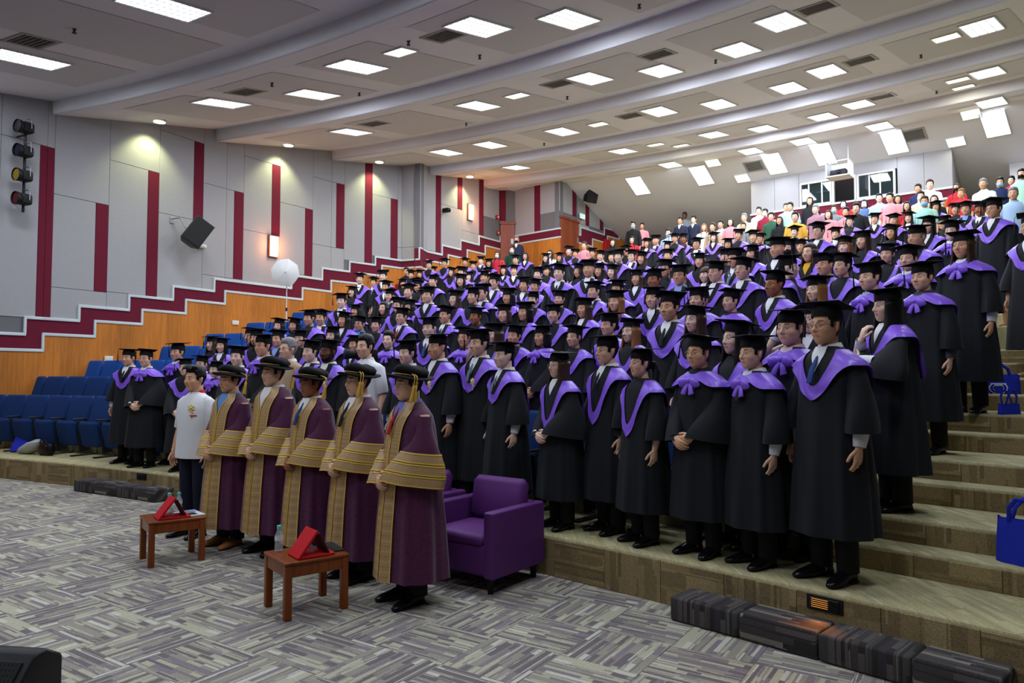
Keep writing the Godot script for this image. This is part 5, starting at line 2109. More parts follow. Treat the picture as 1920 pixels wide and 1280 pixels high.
func build_seats() -> void:
	var proto := {}
	var nth := ["first", "second", "third", "fourth", "fifth", "sixth", "seventh", "eighth", "ninth", "tenth", "eleventh", "twelfth", "thirteenth", "fourteenth", "fifteenth", "sixteenth", "seventeenth", "eighteenth", "nineteenth", "twentieth", "twenty-first", "twenty-second", "twenty-third"]
	# row, first angle, seats
	for r in [[0, 21.5, 23], [1, 20.85, 9], [2, 21.3, 7], [3, 22.75, 6], [4, 23.0, 6], [5, 23.3, 6], [6, 24.0, 4]]:
		var k: int = r[0]
		var d: float = RISERS[k] + 0.80
		var w := rad_to_deg(0.585 / (RR + d))
		for i in r[2]:
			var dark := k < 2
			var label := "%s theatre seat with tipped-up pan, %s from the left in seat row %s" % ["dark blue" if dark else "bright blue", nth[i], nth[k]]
			var o: Node3D
			if proto.has(dark):
				o = proto[dark].duplicate()
				o.name = numbered("theatre_seat")
				add_child(o)
				o.set_meta("label", label)
			else:
				o = make_seat(label, dark)
				proto[dark] = o
			o.transform = Transform3D(row_basis(r[1] + w * i), pol(d, r[1] + w * i, floor_at(k)))
	# the first seats beyond the right aisle, seen from the side, and two glimpsed in the crowd
	for q in [[1, 47.15], [2, 46.85], [3, 46.6], [4, 46.4], [5, 46.25]]:
		var o: Node3D = proto[false].duplicate()
		o.name = numbered("theatre_seat")
		add_child(o)
		o.set_meta("label", "aisle end theatre seat right of the steps, seat row %s" % nth[q[0]])
		o.transform = Transform3D(row_basis(q[1]), pol(RISERS[q[0]] + 0.8, q[1], floor_at(q[0])))
	for q in [[10, 29.75, "bright blue theatre seat glimpsed beside the capless young woman graduate"], [12, 38.35, "bright blue theatre seat glimpsed below the mauve polo man"]]:
		var o: Node3D = proto[false].duplicate()
		o.name = numbered("theatre_seat")
		add_child(o)
		o.set_meta("label", q[2])
		o.transform = Transform3D(row_basis(q[1]), pol(RISERS[q[0]] + 0.8, q[1], floor_at(q[0])))
	# pale wooden caps where the seat rows meet the wall steps
	for q in [[0, 20.6], [1, 20.35], [2, 20.75], [3, 21.9], [4, 22.2], [5, 22.6]]:
		var k: int = q[0]
		var o := thing("wooden_end_panel", "pale capped wooden end panel at wall end of seat row %s" % nth[k], "end panel", pol(RISERS[k] + 1.02, q[1], floor_at(k)), -deg_to_rad(q[1]), "wooden end panels")
		var mb := MB.new()
		mb.box(Vector3(0, 0.30, 0), Vector3(0.42, 0.60, 0.10), 0.004)
		part("panel", mb.mesh(), M.wall_wood, o)
		mb = MB.new()
		mb.box(Vector3(0, 0.615, 0), Vector3(0.46, 0.03, 0.16), 0.006)
		part("cap_board", mb.mesh(), M.light_wood, o)


# ---------------------------------------------------------------- furniture and small things

func small_table(at: Vector3, yaw: float, label: String) -> Node3D:
	var o := thing("side_table", label, "table", at, yaw, "low wooden side tables")
	var mb := MB.new()
	mb.box(Vector3(0, 0.378, 0), Vector3(0.47, 0.024, 0.43), 0.006)
	part("table_top", mb.mesh(), M.table_wood, o)
	for s in [-1.0, 1.0]:
		mb = MB.new()
		mb.box(Vector3(0, 0.325, s * 0.19), Vector3(0.38, 0.082, 0.028), 0.003)
		part("apron", mb.mesh(), M.table_wood, o)
		mb = MB.new()
		mb.box(Vector3(s * 0.21, 0.325, 0), Vector3(0.028, 0.082, 0.34), 0.003)
		part("apron", mb.mesh(), M.table_wood, o)
		for t in [-1.0, 1.0]:
			mb = MB.new()
			mb.box(Vector3(s * 0.205, 0.183, t * 0.187), Vector3(0.05, 0.366, 0.05), 0.005)
			part("leg", mb.mesh(), M.table_wood, o)
	return o


# a red presentation case standing open like a tent on its tray, a plaque inside
func award_case(at: Vector3, yaw: float, label: String) -> void:
	var o := thing("award_case", label, "award case", at, yaw, "open red award cases")
	var mb := MB.new()
	mb.box(Vector3(0.03, 0.009, 0), Vector3(0.27, 0.018, 0.20), 0.004)
	part("tray", mb.mesh(), M.box_red, o)
	mb = MB.new()
	mb.box(Vector3(-0.03, 0.095, 0), Vector3(0.215, 0.020, 0.20), 0.004, Basis(Vector3.BACK, 0.92))
	part("lid", mb.mesh(), M.box_red, o)
	mb = MB.new()
	mb.box(Vector3(0.085, 0.088, 0), Vector3(0.165, 0.016, 0.19), 0.003, Basis(Vector3.BACK, -1.1))
	part("back_board", mb.mesh(), M.box_inside, o)
	mb = MB.new()
	mb.box(Vector3(0.025, 0.05, 0), Vector3(0.02, 0.06, 0.06), 0.006, Basis(Vector3.BACK, 0.2))
	part("trophy", mb.mesh(), M.clear_plastic, o)


func bottle(at: Vector3, label: String) -> void:
	var o := thing("water_bottle", label, "bottle", at, 0.0, "small water bottles")
	if not SH.has("bottle"):
		var mb := MB.new()
		mb.tube([Vector3(0, 0.0, 0), Vector3(0, 0.008, 0), Vector3(0, 0.06, 0), Vector3(0, 0.066, 0), Vector3(0, 0.075, 0), Vector3(0, 0.115, 0), Vector3(0, 0.15, 0), Vector3(0, 0.165, 0)], [0.026, 0.029, 0.029, 0.026, 0.029, 0.029, 0.014, 0.012], 18)
		SH.bottle = mb.mesh()
		mb = MB.new()
		mb.tube([Vector3(0, 0.160, 0), Vector3(0, 0.162, 0), Vector3(0, 0.184, 0), Vector3(0, 0.187, 0)], [0.014, 0.0155, 0.0155, 0.013], 16)
		SH.bottle_cap = mb.mesh()
		mb = MB.new()
		mb.tube([Vector3(0, 0.082, 0), Vector3(0, 0.112, 0)], [0.0297], 18, Vector2.ONE, 0)
		SH.bottle_label = mb.mesh()
	part("bottle", SH.bottle, M.clear_plastic, o)
	part("cap", SH.bottle_cap, M.bottle_cap, o)
	part("label_sleeve", SH.bottle_label, M.paper, o)


func armchair(at: Vector3, yaw: float, label: String) -> void:
	var o := thing("armchair", label, "armchair", at, yaw, "purple tub armchairs")
	if not SH.has("arm_base"):
		var mb := MB.new()
		mb.box(Vector3(0, 0.245, 0.02), Vector3(0.56, 0.25, 0.60), 0.03)
		SH.arm_base = mb.mesh()
		mb = MB.new()
		mb.box(Vector3(0, 0.395, 0.045), Vector3(0.53, 0.11, 0.58), 0.035)
		SH.arm_seat = mb.mesh()
		mb = MB.new()
		mb.box(Vector3(0, 0.37, 0), Vector3(0.10, 0.50, 0.69), 0.016)
		SH.arm_side = mb.mesh()
		mb = MB.new()
		mb.box(Vector3(0, 0.38, -0.30), Vector3(0.56, 0.48, 0.09), 0.02)
		SH.arm_back = mb.mesh()
		mb = MB.new()
		mb.box(Vector3(0, 0.62, -0.215), Vector3(0.54, 0.36, 0.16), 0.05, Basis(Vector3.RIGHT, -0.16))
		SH.arm_cushion = mb.mesh()
		mb = MB.new()
		mb.tube([Vector3(0, 0.13, 0), Vector3(0, 0.0, 0)], [0.042, 0.026], 4)
		SH.arm_leg = mb.mesh()
	part("base", SH.arm_base, M.armchair_purple, o)
	part("seat_cushion", SH.arm_seat, M.armchair_purple, o)
	part("back_frame", SH.arm_back, M.armchair_purple, o)
	part("back_cushion", SH.arm_cushion, M.armchair_purple, o)
	for s in [-1.0, 1.0]:
		part("armrest", SH.arm_side, M.armchair_purple, o).position.x = s * 0.325
		for t in [-1.0, 1.0]:
			part("leg", SH.arm_leg, M.leg_black, o).position = Vector3(s * 0.30, 0, t * 0.28)


func tote_bag(at: Vector3, yaw: float, label: String, w: float, h: float, logo: bool, lean := 0.0) -> void:
	var o := thing("tote_bag", label, "bag", at, yaw, "blue tote bags")
	o.rotation.x = lean
	var mb := MB.new()
	var rows := []
	for k in [[0.0, 0.92, 0.05], [0.02, 0.96, 0.055], [0.35, 1.0, 0.05], [0.75, 0.99, 0.035], [1.0, 0.96, 0.012]]:
		var row := PackedVector3Array()
		for i in 24:
			var a := TAU * i / 24
			row.append(Vector3(signf(sin(a)) * pow(absf(sin(a)), 0.3) * w / 2 * k[1], k[0] * h + 0.006 * sin(a * 3.0) * k[0], signf(cos(a)) * pow(absf(cos(a)), 0.6) * k[2] + 0.006 * sin(a * 5.0 + k[0] * 7.0)))
		rows.append(row)
	mb.grid(rows, true, null, 1)
	part("bag", mb.mesh(), M.bag_blue, o)
	for s in [-1.0, 1.0]:
		mb = MB.new()
		var q: float = s * 0.012
		mb.tube([Vector3(-w * 0.27, h * 0.92, q), Vector3(-w * 0.22, h * 1.15, q + 0.02 * s), Vector3(-w * 0.08, h * 1.28, q + 0.03 * s), Vector3(w * 0.08, h * 1.28, q + 0.03 * s), Vector3(w * 0.22, h * 1.15, q + 0.02 * s), Vector3(w * 0.27, h * 0.92, q)], [0.014], 6, Vector2(1.0, 0.2))
		part("handle", mb.mesh(), M.bag_blue, o)
	if logo:
		mb = MB.new()
		mb.box(Vector3(0, h * 0.74, 0.050), Vector3(0.13, 0.012, 0.006), 0.001, Basis(Vector3.RIGHT, -0.05))
		mb.box(Vector3(0, h * 0.71, 0.050), Vector3(0.07, 0.025, 0.006), 0.002)
		for s in [-1.0, 1.0]:
			var arc := []
			for i in 9:
				var a := lerpf(0.5, 2.9, i / 8.0)
				arc.append(Vector3(s * 0.075 * sin(a), h * 0.62 + 0.055 * cos(a), 0.054))
			mb.tube(arc, [0.004, 0.009, 0.013, 0.014, 0.013, 0.011, 0.009, 0.006, 0.003], 6, Vector2(1.0, 0.5))
			arc = []
			for i in 7:
				var a := lerpf(0.2, 2.6, i / 6.0)
				arc.append(Vector3(s * 0.045 * sin(a), h * 0.625 + 0.036 * cos(a), 0.054))
			mb.tube(arc, [0.006], 6, Vector2(1.0, 0.5))
		part("emblem", mb.mesh(), M.print_white, o)
		var t := TextMesh.new()
		t.text = "MYPA"
		t.font = font("Droid Serif", 700)
		t.font_size = 22
		t.pixel_size = 0.0028
		t.depth = 0.004
		var l := part("lettering", t, M.print_white, o)
		l.position = Vector3(0, h * 0.405, 0.055)
		mb = MB.new()
		mb.box(Vector3(0, h * 0.345, 0.053), Vector3(0.15, 0.008, 0.005), 0.001)
		part("underline", mb.mesh(), M.print_white, o)


func font(called: String, weight: int) -> SystemFont:
	var f := SystemFont.new()
	f.font_names = PackedStringArray([called])
	f.font_weight = weight
	return f


func build_objects() -> void:
	# tables: the photograph gives their corners on the floor
	var t2 := small_table(xyz(-1.475, 0, 5.19), deg_to_rad(37.8), "nearer low wooden side table with a red award case, centre front")
	var t1 := small_table(xyz(-3.06, 0, 6.51), deg_to_rad(36.8), "farther low wooden side table with two water bottles, left")
	award_case(t2.transform * Vector3(-0.03, 0.39, 0.09), t2.rotation.y, "open red award case standing on the nearer table")
	award_case(t1.transform * Vector3(-0.05, 0.39, 0.08), t1.rotation.y, "open red award case standing on the farther left table")
	bottle(t1.transform * Vector3(-0.005, 0.39, -0.13), "water bottle with turquoise cap on the left table, nearer the red case")
	bottle(t1.transform * Vector3(0.075, 0.39, -0.12), "water bottle with turquoise cap on the left table, nearer the magazine")
	bottle(t2.transform * Vector3(-0.15, 0.39, -0.14), "water bottle with turquoise cap behind red case on the nearer table")
	for q in [[t1, Vector3(0.13, 0.39, 0.02), 0.1, "printed programme lying on the left table under its bottles", "paper"], [t2, Vector3(0.15, 0.39, -0.02), -0.1, "black folder lying beside the red case on the nearer table", "print_dark"]]:
		var o := thing("programme" if q[4] == "paper" else "folder", q[3], "booklet", q[0].transform * q[1], q[0].rotation.y + q[2])
		var mb := MB.new()
		mb.box(Vector3(0, 0.006, 0), Vector3(0.20, 0.012, 0.28), 0.003)
		part("pages", mb.mesh(), M[q[4]], o)
		mb = MB.new()
		mb.box(Vector3(-0.02, 0.0125, 0.05), Vector3(0.13, 0.002, 0.12))
		part("cover_print", mb.mesh(), M.print_dark if q[4] == "paper" else M.black_plastic, o)
		if q[4] == "paper":
			mb = MB.new()
			mb.box(Vector3(0.02, 0.0125, -0.07), Vector3(0.12, 0.002, 0.07))
			part("cover_picture", mb.mesh(), M.print_blue, o)
	# the mobile phone left on the nearer table
	var ph := thing("phone", "dark phone propped behind the red case on the nearer table", "phone", t2.transform * Vector3(0.10, 0.39, -0.17), t2.rotation.y + 0.5)
	var mb0 := MB.new()
	mb0.box(Vector3(0, 0.006, 0), Vector3(0.075, 0.011, 0.15), 0.004)
	part("body", mb0.mesh(), M.black_plastic, ph)
	mb0 = MB.new()
	mb0.box(Vector3(0, 0.012, 0), Vector3(0.068, 0.002, 0.14))
	part("screen", mb0.mesh(), M.lens, ph)
	# armchairs: the one in view and those behind the robed men
	var n := 0
	for q in [[41.02, -0.47, "purple armchair with empty seat, beside the rightmost robed man"], [39.45, -0.42, "purple armchair mostly hidden behind the fourth and fifth robed men"], [38.0, -0.42, "purple armchair hidden behind the third robed man"], [36.75, -0.42, "purple armchair glimpsed between first and second robed men"]]:
		var at := pol(q[1], q[0])
		armchair(at if n else xyz(-0.235, 0, 5.905), -deg_to_rad(37.0 if n == 0 else q[0]), q[2])
		n += 1
	# the stage monitor at the lower left corner
	var w := thing("floor_monitor", "black wedge floor monitor loudspeaker at the bottom left corner", "loudspeaker", xyz(-2.53, 0, 3.42), deg_to_rad(-8.0))
	var mb := MB.new()
	var prof := [Vector2(-0.20, 0.0), Vector2(0.20, 0.0), Vector2(0.22, 0.06), Vector2(-0.02, 0.345), Vector2(-0.10, 0.36), Vector2(-0.20, 0.30)]
	var rows := []
	for k in [[-0.30, 0.96], [-0.285, 1.0], [0.285, 1.0], [0.30, 0.96]]:
		var row := PackedVector3Array()
		for q in prof:
			row.append(Vector3(k[0], q.y * k[1], q.x * k[1]))
		rows.append(row)
	mb.grid(rows, true, null, 3)
	part("cabinet", mb.mesh(), M.black_plastic, w)
	mb = MB.new()
	var slope := atan2(0.285, 0.24)
	mb.box(Vector3(0, 0.203, 0.106), Vector3(0.52, 0.014, 0.33), 0.004, Basis(Vector3.RIGHT, slope))
	part("grille", mb.mesh(), M.dark_grille, w)
	mb = MB.new()
	for i in 24:
		for j in 14:
			var q := Basis(Vector3.RIGHT, slope) * Vector3(lerpf(-0.24, 0.24, i / 23.0), 0.0085, lerpf(-0.15, 0.15, j / 13.0))
			mb.box(Vector3(0, 0.203, 0.106) + q, Vector3(0.007, 0.002, 0.007), 0.0, Basis(Vector3.RIGHT, slope))
	part("grille_perforation", mb.mesh(), M.black_metal, w).set_meta("kind", "stuff")
	# bags
	tote_bag(pol(0.60, 23.55, floor_at(0)), deg_to_rad(-10), "blue tote bag slumped against the front seats at far left", 0.42, 0.34, false, -0.45)
	var gb := thing("drawstring_bag", "pale grey drawstring bag lying beside the blue tote, far left", "bag", pol(0.52, 24.2, floor_at(0)), deg_to_rad(-24))
	mb = MB.new()
	rows = []
	for k in [[-0.30, 0.02, 0.02], [-0.22, 0.06, 0.05], [0.0, 0.10, 0.10], [0.16, 0.09, 0.16], [0.24, 0.03, 0.22]]:
		var row := PackedVector3Array()
		for i in 14:
			var a := TAU * i / 14
			row.append(Vector3(k[0], k[2] + sin(a) * k[1] * (1.0 + 0.12 * sin(a * 5.0)), cos(a) * k[1] * 1.1))
		rows.append(row)
	for row in rows:
		for i in row.size():
			row[i].y = maxf(row[i].y, 0.004)
	mb.grid(rows, true, null, 3)
	part("bag", mb.mesh(), M.bag_grey, gb)
	mb = MB.new()
	mb.tube([Vector3(0.24, 0.22, 0.03), Vector3(0.1, 0.2, 0.12), Vector3(-0.1, 0.10, 0.13), Vector3(-0.28, 0.02, 0.05)], [0.008], 6)
	part("cord", mb.mesh(), M.print_white, gb)
	var hb := thing("handbag", "glossy black handbag on the platform, far left", "bag", pol(0.50, 24.95, floor_at(0)), deg_to_rad(-24))
	mb = MB.new()
	mb.box(Vector3(0, 0.10, 0), Vector3(0.30, 0.20, 0.14), 0.04)
	part("bag", mb.mesh(), M.bag_black, hb)
	mb = MB.new()
	mb.tube([Vector3(-0.09, 0.19, 0.05), Vector3(-0.07, 0.25, 0.06), Vector3(0.07, 0.25, 0.06), Vector3(0.09, 0.19, 0.05)], [0.009], 7)
	part("handle", mb.mesh(), M.bag_black, hb)
	mb = MB.new()
	for x in [-0.09, 0.09]:
		mb.ell(Vector3(x, 0.16, 0.072), Vector3(0.01, 0.01, 0.004), 8, 5)
	part("buckle", mb.mesh(), M.grey_metal, hb)
	tote_bag(xyz(4.93, floor_at(3), 7.25), deg_to_rad(-38), "blue tote bag with white crest and lettering on the aisle steps", 0.36, 0.36, true)
	tote_bag(xyz(4.52, floor_at(2) , 6.52), deg_to_rad(20), "blue tote bag sagging by the aisle end seat, below the crest bag", 0.26, 0.42, false)
	tote_bag(xyz(3.17, floor_at(0), 4.46), deg_to_rad(-66), "tall blue tote bag standing on the platform at right edge", 0.34, 0.44, false)
	# the photographer's umbrella on its stand
	var u := thing("photo_umbrella", "white octagonal photo umbrella on a stand by the left wall", "umbrella", xyz(-5.58, 4.16, 17.5))
	u.look_at_from_position(u.position, xyz(0.6, 2.4, 0), Vector3.UP, true)
	mb = MB.new()
	rows = []
	for k in 6:
		var row := PackedVector3Array()
		for i in 17:
			var a := TAU * i / 16 + 0.2
			var r := 0.345 * k / 5.0
			var scallop := (1.0 if i % 2 == 0 else 0.935)
			row.append(Vector3(sin(a) * r * scallop, cos(a) * r * scallop, -0.06 + 0.10 * (1.0 - pow(k / 5.0, 1.5)) - (0.0 if i % 2 == 0 else 0.01)))
		rows.append(row)
	mb.grid(rows, false, Vector3(0, 0, -3))
	part("canopy", mb.mesh(), M.umbrella_white, u)
	for i in 8:
		var a := TAU * i / 8 + 0.2
		mb = MB.new()
		mb.tube([Vector3(0, 0, 0.02), Vector3(sin(a) * 0.18, cos(a) * 0.18, -0.01), Vector3(sin(a) * 0.345, cos(a) * 0.345, -0.07)], [0.004], 5)
		part("rib", mb.mesh(), M.grey_metal, u)
	mb = MB.new()
	mb.tube([Vector3(0, 0, 0.06), Vector3(0, 0, -0.45)], [0.006], 6)
	part("shaft", mb.mesh(), M.grey_metal, u)
	var st := thing("light_stand", "pale light stand carrying the photo umbrella", "stand", xyz(-5.62, floor_at(6), 17.75))
	mb = MB.new()
	mb.tube([Vector3(0, 0.12, 0), Vector3(0, 1.0, 0)], [0.018], 8)
	mb.tube([Vector3(0, 1.0, 0), Vector3(0, 1.86, 0)], [0.013], 8)
	part("pole", mb.mesh(), M.white_metal, st)
	mb = MB.new()
	mb.tube([Vector3(0, 0.95, 0), Vector3(0, 1.03, 0)], [0.026], 8)
	part("collar", mb.mesh(), M.black_plastic, st)
	for i in 3:
		var a := TAU * i / 3
		mb = MB.new()
		mb.tube([Vector3(0, 0.45, 0), Vector3(sin(a) * 0.3, 0.012, cos(a) * 0.3)], [0.011], 7)
		part("leg", mb.mesh(), M.black_metal, st)
	# the video camera on its tripod among the graduates
	var vc := thing("video_camera", "black video camera on a tripod among the graduates", "video camera", pol(0.86, 35.92, floor_at(0)), deg_to_rad(-60))
	mb = MB.new()
	mb.box(Vector3(0, 1.58, 0), Vector3(0.13, 0.14, 0.26), 0.02)
	part("body", mb.mesh(), M.black_plastic, vc)
	mb = MB.new()
	mb.tube([Vector3(0, 1.58, 0.12), Vector3(0, 1.58, 0.20), Vector3(0, 1.58, 0.27)], [0.05, 0.055, 0.065], 16)
	part("lens", mb.mesh(), M.black_metal, vc)
	mb = MB.new()
	mb.tube([Vector3(0, 1.65, -0.08), Vector3(0, 1.72, -0.06), Vector3(0, 1.72, 0.10), Vector3(0, 1.65, 0.12)], [0.018], 8)
	part("handle", mb.mesh(), M.black_plastic, vc)
	mb = MB.new()
	mb.box(Vector3(-0.09, 1.60, -0.02), Vector3(0.012, 0.09, 0.12), 0.004)
	part("flip_screen", mb.mesh(), M.lens, vc)
	for i in 3:
		var a := TAU * i / 3 + 0.4
		mb = MB.new()
		mb.tube([Vector3(0, 1.48, 0), Vector3(sin(a) * 0.16, 0.0, cos(a) * 0.16)], [0.016], 8)
		part("tripod_leg", mb.mesh(), M.black_metal, vc)
	mb = MB.new()
	mb.tube([Vector3(0, 1.44, 0), Vector3(0, 1.52, 0)], [0.04, 0.05], 12)
	part("tripod_head", mb.mesh(), M.black_metal, vc)


# ---------------------------------------------------------------- the scene

func _ready() -> void:
	rng.seed = 20
	var cam := Camera3D.new()
	cam.name = "camera"
	cam.fov = rad_to_deg(2.0 * atan(640.0 / 1340.0))
	cam.position = Vector3(0, EYE, 0)
	cam.rotation.x = atan(60.0 / 1340.0)
	cam.near = 0.1
	cam.far = 120.0
	add_child(cam)
	cam.current = true
	var env := Environment.new()
	env.background_mode = Environment.BG_COLOR
	env.background_color = Color(0, 0, 0)
	env.tonemap_mode = Environment.TONE_MAPPER_LINEAR
	env.tonemap_exposure = 1.0
	env.sdfgi_enabled = true
	env.ssao_enabled = true
	env.ssil_enabled = true
	var we := WorldEnvironment.new()
	we.name = "world"
	we.environment = env
	add_child(we)
	make_materials()
	build_room()
	build_lamps()
	cap_meshes()
	shirt_meshes()
	build_seats()
	build_objects()
	build_fittings()
	people()


# where everyone looks: the photographer left of the camera
const LOOK := Vector3(-6.5, 1.6, -0.93)


func people() -> void:
	var nth := ["front", "second", "third", "fourth", "fifth", "sixth", "seventh", "eighth", "ninth", "tenth", "eleventh", "twelfth", "thirteenth", "fourteenth", "fifteenth", "sixteenth", "seventeenth"]
	# the robed officers and the man beside them on the floor
	for q in [[36.33, -1.12, "skin_mid", "cloth_blue", "", false, 0.7, "shoe_brown", true, 1.0, "officer with pale blue collar and tan loafers, leftmost of the five maroon robes"],
		[37.32, -1.02, "skin_light", "cloth_w", "", false, 1.15, "shoe_black", false, 1.045, "tallest officer in open white shirt, second of the five maroon robes from left"],
		[38.42, -1.05, "skin_tan", "cloth_w", "tie_u", false, 0.55, "shoe_black", false, 0.985, "dark skinned officer, middle one of the five in maroon robes"],
		[39.62, -1.08, "skin_light", "cloth_w", "tie_k", true, 0.0, "shoe_black", true, 1.0, "smiling officer with glasses and tassel down his cheek, fourth maroon robe from left"],
		[41.0, -1.22, "skin_light", "cloth_lav", "tie_r", true, 0.15, "shoe_black", true, 0.99, "officer with red tie and lavender shirt, rightmost of the five maroon robes"]]:
		var at := pol(q[1], q[0], 0.0)
		var yaw := atan2(LOOK.x - at.x, LOOK.z - at.z)
		officer(q[10], at, yaw, q[9] * 1.0, q[2], q[3], q[4], q[5], q[6], q[7], q[8], 0.0)
	var mp := pol(-1.10, 35.17, 0.0)
	sports_shirt_man(mp, atan2(LOOK.x - mp.x, LOOK.z - mp.z), 1.005)
	# everyone else: row, angle, d, nose height, then words: role, sex, hair, its colour, hood (V open, B bow, D deep), shirt, and whatever else shows; after the bar the label
	for line in PEOPLE:
		var cut: PackedStringArray = line.split("|")
		var w: PackedStringArray = cut[0].strip_edges().split(" ")
		var k := int(w[0])
		var a := float(w[1])
		var d := float(w[2])
		var at := pol(d, a, floor_at(k))
		var words := w.slice(4)
		var yaw := atan2(LOOK.x - at.x, LOOK.z - at.z) + rng.randf_range(-0.22, 0.22)
		if words.has("look"):
			yaw -= 0.5
		if words.has("turn"):
			yaw += 2.2
		var group := "graduates in black gowns and purple hoods" if words[0] == "g" else "guests standing behind the graduates"
		person(words, cut[1].strip_edges(), at, yaw, float(w[3]) / 1.575, d < 4.3, group)


